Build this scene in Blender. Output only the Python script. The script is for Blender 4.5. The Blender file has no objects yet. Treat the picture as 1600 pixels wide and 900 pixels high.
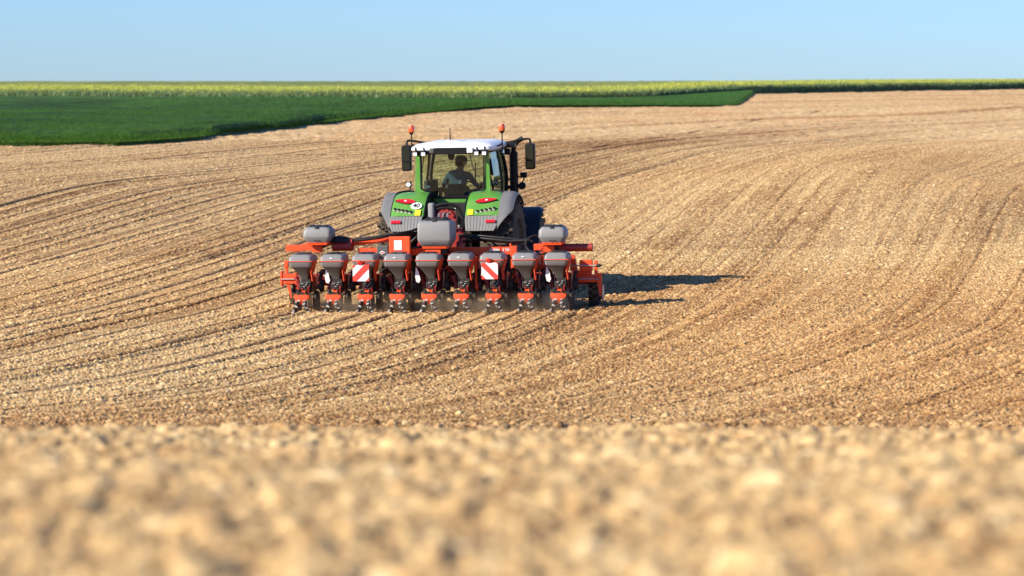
import bpy, bmesh, math, random
import numpy as np
from mathutils import Vector, Matrix

R = math.radians
PI = math.pi
random.seed(7)
sc = bpy.context.scene
COL = sc.collection

# ---------------------------------------------------------------- camera, sky, sun, exposure
CAMZ = 3.42
FPX = 4900.0
cam = bpy.data.cameras.new('camera')
cam.sensor_width = 36.0
cam.lens = FPX / 1600 * 36
cam.clip_start = 0.5
cam.clip_end = 9000
cam.dof.use_dof = True
cam.dof.focus_distance = 52.0
cam.dof.aperture_fstop = cam.lens / 38.0
cam_o = bpy.data.objects.new('camera', cam)
cam_o.location = (0, 0, CAMZ)
cam_o.rotation_euler = (R(90) - math.atan(300 / FPX), 0, 0)
COL.objects.link(cam_o)
sc.camera = cam_o

SUN_TRAVEL = Vector((1.60, 0.80, -1.0)).normalized()      # direction the light travels
sun_el = math.asin(-SUN_TRAVEL.z)
toward = -SUN_TRAVEL
world = bpy.data.worlds.new('World')
sc.world = world
world.use_nodes = True
wn = world.node_tree
wn.nodes.clear()
sky = wn.nodes.new('ShaderNodeTexSky')
sky.sky_type = 'NISHITA'
sky.sun_disc = False
sky.sun_elevation = sun_el
sky.sun_rotation = math.atan2(toward.x, toward.y)
sky.altitude = 200
sky.air_density = 1.0
sky.dust_density = 0.2
sky.ozone_density = 2.5
bg = wn.nodes.new('ShaderNodeBackground')
bg.inputs[1].default_value = 0.066
wo = wn.nodes.new('ShaderNodeOutputWorld')
tint = wn.nodes.new('ShaderNodeMix'); tint.data_type = 'RGBA'; tint.blend_type = 'MULTIPLY'
tint.inputs['Factor'].default_value = 1.0; tint.inputs['B'].default_value = (0.62, 0.93, 1.58, 1)
wn.links.new(sky.outputs[0], tint.inputs['A'])
wn.links.new(tint.outputs['Result'], bg.inputs[0])
wn.links.new(bg.outputs[0], wo.inputs[0])

sl = bpy.data.lights.new('sun', 'SUN')
sl.energy = 5.0
sl.angle = R(0.5)
sl.color = (1.0, 0.92, 0.78)
so = bpy.data.objects.new('sun', sl)
so.rotation_euler = SUN_TRAVEL.to_track_quat('-Z', 'Y').to_euler()
COL.objects.link(so)

sc.view_settings.view_transform = 'Standard'
sc.view_settings.look = 'None'
sc.view_settings.exposure = 0.82
sc.view_settings.gamma = 1
sc.render.engine = 'CYCLES'
sc.cycles.max_bounces = 6
sc.cycles.transparent_max_bounces = 12
sc.cycles.volume_step_rate = 2.0
sc.cycles.volume_max_steps = 64

# ---------------------------------------------------------------- materials
def new_mat(name):
    m = bpy.data.materials.new(name)
    m.use_nodes = True
    nt = m.node_tree
    return m, nt, nt.nodes['Principled BSDF']

def paint(name, col, rough=0.45, metal=0.0, dust=0.25, dust_col=(0.42, 0.30, 0.17), scale=6.0, bump=0.0, coat=0.0):
    m, nt, b = new_mat(name)
    tc = nt.nodes.new('ShaderNodeTexCoord')
    n = nt.nodes.new('ShaderNodeTexNoise'); n.inputs['Scale'].default_value = scale
    n.inputs['Detail'].default_value = 6; n.inputs['Roughness'].default_value = 0.65
    nt.links.new(tc.outputs['Object'], n.inputs['Vector'])
    mr = nt.nodes.new('ShaderNodeMapRange')
    mr.inputs['From Min'].default_value = 0.42; mr.inputs['From Max'].default_value = 0.75
    mr.inputs['To Min'].default_value = dust * 0.15; mr.inputs['To Max'].default_value = dust
    nt.links.new(n.outputs['Fac'], mr.inputs['Value'])
    mx = nt.nodes.new('ShaderNodeMix'); mx.data_type = 'RGBA'
    mx.inputs['A'].default_value = (*col, 1); mx.inputs['B'].default_value = (*dust_col, 1)
    nt.links.new(mr.outputs['Result'], mx.inputs['Factor'])
    nt.links.new(mx.outputs['Result'], b.inputs['Base Color'])
    b.inputs['Metallic'].default_value = metal
    rr = nt.nodes.new('ShaderNodeMapRange')
    rr.inputs['To Min'].default_value = rough; rr.inputs['To Max'].default_value = min(1, rough + 0.35)
    nt.links.new(mr.outputs['Result'], rr.inputs['Value'])
    nt.links.new(rr.outputs['Result'], b.inputs['Roughness'])
    b.inputs['Coat Weight'].default_value = coat
    if max(col) < 0.05: b.inputs['Specular IOR Level'].default_value = 0.22
    if bump:
        bp = nt.nodes.new('ShaderNodeBump'); bp.inputs['Strength'].default_value = bump
        n2 = nt.nodes.new('ShaderNodeTexNoise'); n2.inputs['Scale'].default_value = 90
        nt.links.new(tc.outputs['Object'], n2.inputs['Vector'])
        nt.links.new(n2.outputs['Fac'], bp.inputs['Height'])
        nt.links.new(bp.outputs['Normal'], b.inputs['Normal'])
    return m

M = {}
M['green'] = paint('green_paint', (0.068, 0.275, 0.026), 0.34, dust=0.26, coat=0.3)
M['white'] = paint('white_roof_paint', (0.80, 0.80, 0.78), 0.4, dust=0.20, coat=0.2)
M['flare'] = paint('grey_fender_plastic', (0.14, 0.145, 0.145), 0.5, dust=0.18, bump=0.1)
M['black'] = paint('black_plastic', (0.008, 0.008, 0.009), 0.45, dust=0.02)
M['mirror'] = paint('mirror_glass', (0.05, 0.07, 0.065), 0.08, metal=0.8, dust=0.05)
M['rubber'] = paint('tyre_rubber', (0.016, 0.015, 0.014), 0.85, dust=0.40, scale=9, bump=0.3)
M['red'] = paint('orange_red_paint', (0.74, 0.064, 0.004), 0.6, dust=0.05)
M['smallwheel'] = paint('small_wheel_rubber', (0.018, 0.017, 0.016), 0.8, dust=0.22, scale=9)
M['darkred'] = paint('rim_and_shaded_red_paint', (0.30, 0.012, 0.008), 0.5, dust=0.12)  # rim paint, also planter red with shade put into the colour
M['hopper'] = paint('grey_hopper_plastic', (0.20, 0.20, 0.20), 0.5, dust=0.10, bump=0.08)
M['hopperdk'] = paint('dark_hopper_plastic', (0.075, 0.073, 0.07), 0.55, dust=0.14)
M['lid'] = paint('black_lid_plastic', (0.018, 0.02, 0.021), 0.45, dust=0.05)
M['steel'] = paint('worn_steel', (0.45, 0.44, 0.42), 0.4, metal=0.6, dust=0.3)
M['cast'] = paint('pale_cast_metal', (0.42, 0.41, 0.39), 0.5, metal=0.1, dust=0.35, scale=20)
M['iron'] = paint('dark_iron', (0.018, 0.017, 0.017), 0.55, metal=0.0, dust=0.10)
M['hose'] = paint('black_hose_rubber', (0.010, 0.010, 0.011), 0.4, dust=0.04)
M['sticker'] = paint('white_sticker', (0.80, 0.80, 0.78), 0.5, dust=0.04)
M['yellow'] = paint('yellow_sticker', (0.82, 0.62, 0.01), 0.5, dust=0.06)
M['signred'] = paint('sign_red', (0.72, 0.05, 0.03), 0.45, dust=0.06)
M['ink'] = paint('black_ink', (0.01, 0.01, 0.01), 0.6, dust=0.02)
M['seat'] = paint('seat_fabric', (0.035, 0.038, 0.042), 0.8, dust=0.05)
M['shirt'] = paint('grey_blue_shirt', (0.07, 0.095, 0.13), 0.85, dust=0.03)
M['cap'] = paint('dark_blue_cap', (0.03, 0.04, 0.07), 0.8, dust=0.03)
M['skin'] = paint('skin', (0.30, 0.16, 0.11), 0.55, dust=0.0)
M['trousers'] = paint('dark_trousers', (0.03, 0.04, 0.06), 0.85, dust=0.05)
M['amber'] = paint('amber_lens', (0.85, 0.095, 0.008), 0.3, dust=0.03, coat=0.5)
M['redlens'] = paint('red_lens', (0.60, 0.01, 0.012), 0.15, dust=0.02, coat=0.6)
M['lamp'] = paint('lamp_lens', (0.78, 0.79, 0.80), 0.15, dust=0.04, coat=0.5)
M['navy'] = paint('front_fender_plastic', (0.012, 0.014, 0.025), 0.45, dust=0.05)

def glass_mat(name, tint, refl=0.10):
    m = bpy.data.materials.new(name); m.use_nodes = True
    nt = m.node_tree; nt.nodes.clear()
    o = nt.nodes.new('ShaderNodeOutputMaterial')
    t = nt.nodes.new('ShaderNodeBsdfTransparent'); t.inputs[0].default_value = (*tint, 1)
    g = nt.nodes.new('ShaderNodeBsdfGlossy'); g.inputs['Roughness'].default_value = 0.02
    f = nt.nodes.new('ShaderNodeFresnel'); f.inputs[0].default_value = 1.45
    a = nt.nodes.new('ShaderNodeMath'); a.operation = 'ADD'; a.inputs[1].default_value = refl
    mx = nt.nodes.new('ShaderNodeMixShader')
    nt.links.new(f.outputs[0], a.inputs[0]); nt.links.new(a.outputs[0], mx.inputs[0])
    nt.links.new(t.outputs[0], mx.inputs[1]); nt.links.new(g.outputs[0], mx.inputs[2])
    nt.links.new(mx.outputs[0], o.inputs[0])
    return m
M['glass'] = glass_mat('tinted_glass', (0.88, 0.97, 0.91), 0.0)
M['sideglass'] = glass_mat('side_glass', (0.60, 0.74, 0.74), 0.08)

def soil_mat():
    m, nt, b = new_mat('tilled_soil')
    b.inputs['Roughness'].default_value = 0.95
    b.inputs['Specular IOR Level'].default_value = 0.12
    at = nt.nodes.new('ShaderNodeAttribute'); at.attribute_name = 'soil'
    sp = nt.nodes.new('ShaderNodeSeparateColor')
    nt.links.new(at.outputs['Color'], sp.inputs[0])
    tc = nt.nodes.new('ShaderNodeTexCoord')
    n = nt.nodes.new('ShaderNodeTexNoise'); n.inputs['Scale'].default_value = 30
    n.inputs['Detail'].default_value = 4; n.inputs['Roughness'].default_value = 0.7
    nt.links.new(tc.outputs['Object'], n.inputs['Vector'])
    v = nt.nodes.new('ShaderNodeTexVoronoi'); v.inputs['Scale'].default_value = 34
    nt.links.new(tc.outputs['Object'], v.inputs['Vector'])
    vs = nt.nodes.new('ShaderNodeSeparateColor'); nt.links.new(v.outputs['Color'], vs.inputs[0])
    def mth(op, a, c=None, clamp=False):
        x = nt.nodes.new('ShaderNodeMath'); x.operation = op; x.use_clamp = clamp
        for i, k in enumerate((a, c)):
            if k is None: continue
            if isinstance(k, (int, float)): x.inputs[i].default_value = k
            else: nt.links.new(k, x.inputs[i])
        return x.outputs[0]
    t = mth('ADD', mth('ADD', mth('MULTIPLY', sp.outputs[0], 0.46), 0.16), mth('MULTIPLY', vs.outputs[0], 0.32))
    t = mth('ADD', t, mth('MULTIPLY', mth('SUBTRACT', n.outputs['Fac'], 0.5), 0.55))
    v2 = nt.nodes.new('ShaderNodeTexVoronoi'); v2.inputs['Scale'].default_value = 11
    nt.links.new(tc.outputs['Object'], v2.inputs['Vector'])
    v2s = nt.nodes.new('ShaderNodeSeparateColor'); nt.links.new(v2.outputs['Color'], v2s.inputs[0])
    chip = mth('MULTIPLY', mth('GREATER_THAN', v2s.outputs[0], 0.93), 0.18)
    pit = mth('MULTIPLY', mth('LESS_THAN', v2s.outputs[1], 0.10), 0.15)
    t = mth('SUBTRACT', mth('ADD', t, chip), pit)
    t = mth('SUBTRACT', t, mth('MULTIPLY', sp.outputs[1], 0.55), True)
    cr = nt.nodes.new('ShaderNodeValToRGB')
    e = cr.color_ramp.elements
    e[0].position = 0.0; e[0].color = (0.19, 0.092, 0.033, 1)
    e[1].position = 1.0; e[1].color = (0.88, 0.72, 0.45, 1)
    for p, c in ((0.22, (0.36, 0.203, 0.084, 1)), (0.48, (0.58, 0.373, 0.164, 1)), (0.72, (0.75, 0.535, 0.255, 1))):
        k = e.new(p); k.color = c
    nt.links.new(t, cr.inputs[0])
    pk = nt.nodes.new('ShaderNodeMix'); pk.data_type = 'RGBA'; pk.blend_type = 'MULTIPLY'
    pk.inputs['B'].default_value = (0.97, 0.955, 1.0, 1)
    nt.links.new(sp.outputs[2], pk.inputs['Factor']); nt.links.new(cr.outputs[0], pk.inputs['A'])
    rd = nt.nodes.new('ShaderNodeMix'); rd.data_type = 'RGBA'; rd.blend_type = 'MULTIPLY'
    rd.inputs['B'].default_value = (1.0, 0.87, 0.76, 1)
    nt.links.new(at.outputs['Alpha'], rd.inputs['Factor']); nt.links.new(pk.outputs['Result'], rd.inputs['A'])
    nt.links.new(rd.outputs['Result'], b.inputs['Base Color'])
    bp = nt.nodes.new('ShaderNodeBump'); bp.inputs['Strength'].default_value = 0.9; bp.inputs['Distance'].default_value = 0.03
    nt.links.new(n.outputs['Fac'], bp.inputs['Height']); nt.links.new(bp.outputs['Normal'], b.inputs['Normal'])
    return m
M['soil'] = soil_mat()

def attr_mat(name, rough=0.7, trans=0.0):
    m, nt, b = new_mat(name)
    at = nt.nodes.new('ShaderNodeAttribute'); at.attribute_name = 'soil'
    nt.links.new(at.outputs['Color'], b.inputs['Base Color'])
    b.inputs['Roughness'].default_value = rough
    b.inputs['Specular IOR Level'].default_value = 0.2
    tr_ = nt.nodes.new('ShaderNodeBsdfTranslucent'); nt.links.new(at.outputs['Color'], tr_.inputs[0])
    mx = nt.nodes.new('ShaderNodeMixShader'); mx.inputs[0].default_value = 0.35
    out = nt.nodes['Material Output']
    nt.links.new(b.outputs[0], mx.inputs[1]); nt.links.new(tr_.outputs[0], mx.inputs[2]); nt.links.new(mx.outputs[0], out.inputs['Surface'])
    return m
M['crop'] = attr_mat('crop_leaf')

# ---------------------------------------------------------------- numpy noise
def hsh(ix, iy, seed):
    h = (ix.astype(np.int64) * 73856093) ^ (iy.astype(np.int64) * 19349663) ^ (seed * 83492791)
    h = (h & 0xffffffff).astype(np.uint32)
    h ^= h >> np.uint32(15); h *= np.uint32(0x2c1b3c6d); h ^= h >> np.uint32(12)
    h *= np.uint32(0x297a2d39); h ^= h >> np.uint32(15)
    return h
def rnd(h, k):
    g = h ^ np.uint32((k * 0x9e3779b9) & 0xffffffff)
    g *= np.uint32(0x85ebca6b); g ^= g >> np.uint32(13); g *= np.uint32(0xc2b2ae35); g ^= g >> np.uint32(16)
    return g.astype(np.float32) / np.float32(4294967295.0)
def vnoise(x, y, seed):
    ix = np.floor(x); iy = np.floor(y); fx = (x - ix); fy = (y - iy)
    fx = fx * fx * (3 - 2 * fx); fy = fy * fy * (3 - 2 * fy)
    a = rnd(hsh(ix, iy, seed), 1); b = rnd(hsh(ix + 1, iy, seed), 1)
    c = rnd(hsh(ix, iy + 1, seed), 1); d = rnd(hsh(ix + 1, iy + 1, seed), 1)
    return ((a + (b - a) * fx) * (1 - fy) + (c + (d - c) * fx) * fy).astype(np.float32) - 0.5
def clods(x, y, s, seed, prob):
    gx = x / s; gy = y / s
    cx = np.floor(gx); cy = np.floor(gy)
    best = np.zeros(x.shape, np.float32); tone = np.full(x.shape, 0.35, np.float32)
    for i in (-1, 0, 1):
        for j in (-1, 0, 1):
            h = hsh(cx + i, cy + j, seed)
            px = cx + i + rnd(h, 1); py = cy + j + rnd(h, 2)
            r = 0.28 + 0.5 * rnd(h, 3) ** 2
            an = rnd(h, 4) * PI; ca = np.cos(an); sa = np.sin(an)
            dx = (gx - px); dy = (gy - py)
            u = dx * ca + dy * sa; v = (dy * ca - dx * sa) * (1.1 + 0.7 * rnd(h, 5))
            q = np.maximum(np.maximum(np.abs(u), np.abs(v)), 0.72 * (np.abs(u) + np.abs(v))) / r
            ex = rnd(h, 6) < prob
            k = np.clip(1.0 - q ** 3, 0, 1) * r * (0.55 + 0.5 * rnd(h, 7)) * ex
            w = k > best
            best = np.where(w, k, best); tone = np.where(w & (k > 0.02), rnd(h, 8), tone)
    return (best * s).astype(np.float32), tone.astype(np.float32)

# ---------------------------------------------------------------- terrain
PROF = np.array([(-400, -3.0), (-60, -0.9), (-10, -0.55), (3, -0.60), (4.5, -0.689), (6, -0.79), (9, -1.05), (12, -1.345),
                 (15, -1.63), (18, -1.945), (21, -2.285), (25, -2.69), (30, -3.06), (35, -3.29), (40, -3.39), (46, -3.42), (50, -3.41),
                 (54, -3.34), (58, -3.25), (65, -3.08), (80, -2.72), (95, -2.32), (110, -1.93), (125, -1.70), (140, -1.58), (160, -1.47),
                 (190, -1.09), (210, -0.77), (230, -0.75), (250, -0.72), (290, -0.58), (330, -0.33), (430, 0.65), (520, 1.45), (700, 1.75),
                 (1500, 0.0), (4000, -30.0)], float)
def hermite_tab(P):
    x, y = P[:, 0], P[:, 1]
    h = np.diff(x); dl = np.diff(y) / h
    m = np.zeros_like(x); m[0] = dl[0]; m[-1] = dl[-1]
    m[1:-1] = (dl[:-1] * h[1:] + dl[1:] * h[:-1]) / (h[:-1] + h[1:])
    return m
PM = hermite_tab(PROF)
def prof(d):
    x, y = PROF[:, 0], PROF[:, 1]
    i = np.clip(np.searchsorted(x, d) - 1, 0, len(x) - 2)
    h = x[i + 1] - x[i]; t = np.clip((d - x[i]) / h, 0, 1)
    return ((2 * t**3 - 3 * t**2 + 1) * y[i] + (t**3 - 2 * t**2 + t) * h * PM[i] + (-2 * t**3 + 3 * t**2) * y[i + 1] + (t**3 - t**2) * h * PM[i + 1])
HEAD = np.array([(-50, 20), (20, 19), (30, 17), (40, 13), (50, 9.5), (65, 7.5), (80, 9), (92, 12), (110, 15), (130, 19), (180, 30), (260, 45), (400, 55), (4000, 55)], float)
_dd = np.arange(-60, 1200, 0.25)
_g = np.cumsum(np.tan(np.radians(np.interp(_dd, HEAD[:, 0], HEAD[:, 1])))) * 0.25
_g -= np.interp(50.0, _dd, _g)
def gpath(d): return np.interp(d, _dd, _g)
def sstep(a, b, x):
    t = np.clip((x - a) / (b - a), 0, 1); return t * t * (3 - 2 * t)
def base_z(x, d):
    """large shape of the ground (world z)"""
    z = prof(d) + CAMZ
    z = z + 0.0175 * 10 * np.tanh((x + 1.0) / 10) * sstep(25, 44, d) * (1 - sstep(70, 100, d))
    w = sstep(60, 85, d) * (1 - sstep(250, 330, d))
    z = z + 0.30 * w * vnoise(x / 17.0 + 3.1, d / 21.0, 5)
    z = z + 0.05 * sstep(27, 40, d) * vnoise(x / 3.3, d / 7.0, 6)
    z = z + 0.25 * (np.exp(-((d - 102) / 13.0) ** 2)) * sstep(2, 14, x)
    z = z + 0.46 * sstep(7, 26, x) * sstep(235, 325, d) * (1 - 0.35 * sstep(340, 430, d)) * (1 - sstep(430, 560, d))
    z = z + 0.66 * np.exp(-((x - 9.5) / 5.0) ** 2 - ((d - 82) / 15.0) ** 2) + 0.34 * np.exp(-((x + 14) / 6.0) ** 2 - ((d - 82) / 13.0) ** 2)
    z = z - 0.22 * np.exp(-((x - 8.5) / 2.8) ** 2 - ((d - 47) / 9.0) ** 2) + 0.12 * np.exp(-((x + 6.5) / 2.4) ** 2 - ((d - 46) / 8.0) ** 2)
    fg = 1 - sstep(16, 24, d)
    z = z + fg * (0.05 * vnoise(x / 0.9, d / 1.6, 8))
    return z
def seg_dist(x, d, pts):
    best = np.full(x.shape, 9.0, np.float32)
    for (x0, d0), (x1, d1) in zip(pts[:-1], pts[1:]):
        vx, vd = x1 - x0, d1 - d0; L = vx * vx + vd * vd
        t = np.clip(((x - x0) * vx + (d - d0) * vd) / L, 0, 1)
        best = np.minimum(best, np.hypot(x - x0 - t * vx, d - d0 - t * vd))
    return best
UP = -1.25
PITCH = 0.517
def ground_detail(x, d, lvl):
    """returns extra height and (tone, wet, pale) per vertex; lvl: 0 coarse, 1 far, 2 mid, 3 near"""
    u = x - gpath(d)
    fan = 1 + 0.011 * np.clip(d - 50, -24, 60)                         # rows fan out up the right-hand slope
    u = np.where(u > 1.35, 1.35 + (u - 1.35) / fan, u).astype(np.float32)
    x = x.astype(np.float32); d = d.astype(np.float32)
    ru = u - UP
    wob = 0.02 * vnoise(u * 1.3, d * 0.7, 31)
    sown = np.where(d < 49.4, ru < 2.62, ru < -2.35).astype(np.float32) * (d > 20)
    h = np.zeros(x.shape, np.float32); wet_shade = np.zeros(x.shape, np.float32)
    k = ru / PITCH; fr = (k - np.round(k)) * PITCH + wob
    rowr = rnd(hsh(np.round(k), np.zeros_like(k), 77), 1)
    gro = np.exp(-(fr / 0.035) ** 2)
    h -= sown * gro * (0.010 + 0.016 * rowr); h += sown * 0.012 * np.exp(-((np.abs(fr) - 0.09) / 0.05) ** 2)
    wet_shade += sown * np.exp(-(fr / 0.04) ** 2) * (0.30 + 0.40 * rowr)
    kc = ru / 0.31; fc = (kc - np.round(kc)) * 0.31 + wob; cr = rnd(hsh(np.round(kc), np.zeros_like(kc), 78), 1)
    uns = (1 - sown) * (d > 20); gc = np.exp(-(fc / 0.035) ** 2) * uns * np.clip(cr * 1.6 - 0.3, 0, 1)
    h -= 0.012 * gc; wet_shade += 0.30 * gc
    kp = (ru - 2.48) / 4.65; fp = (kp - np.round(kp)) * 4.65 + wob * 1.5      # marker groove at the edge of each pass
    on = np.where(d < 49.0, ru < 3.2, ru < -2.0) * (d > 20)
    gp = np.exp(-(fp / 0.07) ** 2) * on
    h -= 0.05 * gp; h += 0.02 * on * np.exp(-((fp - 0.15) / 0.07) ** 2); wet_shade += 0.75 * np.exp(-(fp / 0.07) ** 2) * on
    kw = ru / 4.65; fw = np.abs((kw - np.round(kw)) * 4.65)                     # wheel marks inside the pass
    fwh = (np.abs(fw - 0.95) + wob)
    gw = np.exp(-(fwh / 0.2) ** 4) * sown
    h -= 0.02 * gw
    s1 = vnoise(u / 0.75, d / 40.0, 12); s2 = vnoise(u / 0.24, d / 16.0, 13); s3 = vnoise(u / 2.6, d / 60.0, 14)
    s4 = vnoise(u / 0.11, d / 7.0, 17)
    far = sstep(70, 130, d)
    s5 = vnoise(u / 3.1, d / 90.0, 24); s6 = vnoise(u / 1.4, d / 70.0, 25)
    h += far * (0.07 * s5 + 0.06 * s6); wet_shade += far * (1.7 * s5 + 1.5 * s6 - 0.10)
    h += 0.016 * s1 + 0.020 * s2 * (1 + far) + 0.014 * s4 + far * 0.07 * s1
    wet_shade += 0.42 * s2 + 0.22 * s1 + 0.24 * s3 + 0.15 * (1 - sown) * (1 - far) * s1 + 0.30 * s4
    wet_shade += 0.22 * sstep(0, 9, x) * (1 - sstep(44, 62, d)) + 0.10 * sstep(34, 28, d) - 0.15 * sstep(56, 76, d) - 0.10 * sstep(95, 108, d) * (1 - sstep(118, 140, d))
    wet_shade *= 1 - 0.40 * sstep(70, 95, d)
    s7 = np.maximum(0, vnoise(u / 0.6, d / 22.0, 28) - 0.22); h -= 0.05 * s7; wet_shade += (0.8 + 0.4 * sown) * s7
    for pts, w in (([(-24, 94.5), (-15.9, 97.5), (-11.6, 103), (-7.8, 107.5), (-4.5, 110)], 0.16), ([(2.9, 112), (7.8, 137), (13.6, 172), (20.5, 205)], 0.16),
                   ([(3.9, 31.2), (6.6, 40), (8.6, 47.5)], 0.045)):
        sd = seg_dist(x, d, pts)
        q = np.exp(-(sd / w) ** 2); h -= (0.09 if w > 0.1 else 0.025) * q * (0.6 + vnoise(x * 2, d * 2, 40)); wet_shade += (1.1 if w > 0.1 else 0.35) * q
    patch = vnoise(x / 5.0, d / 12.0, 15) + 0.5 * vnoise(x / 1.7, d / 4.0, 16)
    wet_shade += 0.35 * patch
    tone = 0.5 + 0.5 * vnoise(x / 0.3, d / 0.3, 18)
    if lvl >= 2:
        a = 1 - 0.45 * gw
        fgd = float(d.max()) < 27
        c1, t1 = clods(x, d, 0.11 if fgd else 0.09, 101, 0.20 if fgd else 0.06)
        c2, t2 = clods(x + 5.3, d + 1.7, 0.06 if fgd else 0.046, 102, 0.6)
        hh = np.maximum(c1 * 0.9, c2); tone = np.where(c1 * 0.9 > c2, t1, t2)
        if lvl >= 3:
            c3, t3 = clods(x - 2.3, d + 9.1, 0.030, 103, 0.85)
            tone = np.where(c3 > hh, t3, tone); hh = np.maximum(hh, c3)
        hh = hh * (0.72 if not fgd else 1.0) + 0.010 * (vnoise(x / 0.03, d / 0.035, 26) + 0.5) * (hh > 0.004) + 0.012 * vnoise(x / 0.22, d / 0.25, 27)
        h += hh * a * np.where(gro * sown > 0.4, 0.5, 1.0)
        wet_shade += 0.45 * (0.012 - hh) / 0.012 * (hh < 0.012)  # darker in the low gaps between clods
    elif lvl == 1:
        h += 0.05 * vnoise(x / 0.3, d / 0.4, 19) + 0.04 * vnoise(x / 0.13, d / 0.5, 20)
        wet_shade += 0.16  # darker colour stands in for the clod self-shadow missing at this level
        tone = 0.55 + 0.6 * vnoise(x / 0.16, d / 0.5, 21) + 0.3 * vnoise(x / 0.5, d / 1.0, 22)
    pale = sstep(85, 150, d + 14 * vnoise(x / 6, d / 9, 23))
    wet_shade = wet_shade * (1 - 0.45 * pale)
    return h, np.clip(tone, 0, 1), np.clip(wet_shade + 0.05, 0, 1), pale

def grid_mesh(name, X, Y, Z, colr, mat):
    nr, nc = X.shape
    me = bpy.data.meshes.new(name)
    nv = nr * nc
    me.vertices.add(nv)
    co = np.empty((nv, 3), np.float32); co[:, 0] = X.ravel(); co[:, 1] = Y.ravel(); co[:, 2] = Z.ravel()
    me.vertices.foreach_set('co', co.ravel())
    nf = (nr - 1) * (nc - 1)
    i = (np.arange(nr - 1, dtype=np.int32)[:, None] * nc + np.arange(nc - 1, dtype=np.int32)[None, :]).ravel()
    f = np.stack([i, i + 1, i + 1 + nc, i + nc], 1).astype(np.int32)
    me.loops.add(nf * 4); me.loops.foreach_set('vertex_index', f.ravel())
    me.polygons.add(nf)
    me.polygons.foreach_set('loop_start', np.arange(0, nf * 4, 4, dtype=np.int32))
    at = me.attributes.new('soil', 'FLOAT_COLOR', 'POINT')
    at.data.foreach_set('color', colr.astype(np.float32).ravel())
    me.materials.append(mat)
    me.update(calc_edges=True)
    o = bpy.data.objects.new(name, me); COL.objects.link(o)
    return o

def build_ground():
    """one sheet laid in strips; each strip has its own fineness and tucks 2 cm under the next"""
    ext = np.geomspace(1.02, 90, 42)
    def cols(n):
        return np.concatenate([-ext[::-1], np.linspace(-1, 1, n), ext])
    bands = [(np.concatenate([-np.geomspace(400, 1, 14), np.arange(0, 3.6, 0.4), [3.6]]), 0, 201), (np.arange(3.58, 20.5, 0.022), 2.5, 1001), (np.arange(20.45, 27, 0.08), 2, 701),
             (np.arange(26.98, 62, 0.027), 3, 1801), (np.arange(61.97, 122, 0.065), 2, 1401), (np.arange(121.9, 340, 0.35), 1, 901),
             (np.geomspace(339.5, 4000, 90), 0, 601)]
    V, F, C = [], [], []; base = 0
    for ds, lvl, n in bands:
        S = cols(n); nc = len(S)
        for c0 in range(0, len(ds), 250):
            D = np.repeat(ds[c0:c0 + 250][:, None], nc, 1)
            X = S[None, :] * (0.185 * np.maximum(D, 0) + 1.2)
            z = base_z(X, D)
            hh, tone, wet_shade, pale = ground_detail(X, D, 3 if lvl == 2.5 else lvl)
            core = (np.abs(S) <= 1.01)[None, :]
            if lvl == 2.5:                                             # headland: no rows, looser clods
                nn = 0.5 * vnoise(X / 0.35, D / 0.5, 50) + 0.3 * vnoise(X / 0.9, D / 1.2, 51)
                hh = np.where(core, hh * 0.62, 0) + 0.012 * nn
                wet_shade = np.clip(0.14 + 0.55 * nn + (wet_shade > 0.5) * 0.12, 0, 1)
                tone = np.clip(tone * 0.5 + 0.34, 0, 1)
            hh = np.where(core, hh, np.clip(hh, -0.05, 0.05))
            V.append(np.stack([X, D, z + hh], -1).astype(np.float32).reshape(-1, 3))
            red = np.clip(sstep(-2, 10, X) * (1 - sstep(46, 74, D)) + 0.35 * sstep(36, 28, D) + 1.2 * vnoise(X / 6.0, D / 13.0, 44) * sstep(24, 30, D), 0, 1) * sstep(20, 27, D)
            C.append(np.stack([tone, wet_shade, pale, red], -1).astype(np.float32).reshape(-1, 4))
        nr = len(ds)
        i = (np.arange(nr - 1, dtype=np.int32)[:, None] * nc + np.arange(nc - 1, dtype=np.int32)[None, :]).ravel() + base
        F.append(np.stack([i, i + 1, i + 1 + nc, i + nc], 1).astype(np.int32))
        base += nr * nc
    V = np.concatenate(V); F = np.concatenate(F); C = np.concatenate(C)
    me = bpy.data.meshes.new('tilled_ground')
    me.vertices.add(len(V)); me.vertices.foreach_set('co', V.ravel())
    me.loops.add(len(F) * 4); me.loops.foreach_set('vertex_index', F.ravel())
    me.polygons.add(len(F)); me.polygons.foreach_set('loop_start', np.arange(0, len(F) * 4, 4, dtype=np.int32))
    at = me.attributes.new('soil', 'FLOAT_COLOR', 'POINT'); at.data.foreach_set('color', C.ravel())
    me.materials.append(M['soil']); me.update(calc_edges=True)
    g = bpy.data.objects.new('tilled_ground', me); COL.objects.link(g)
    g['kind'] = 'structure'
build_ground()

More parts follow.
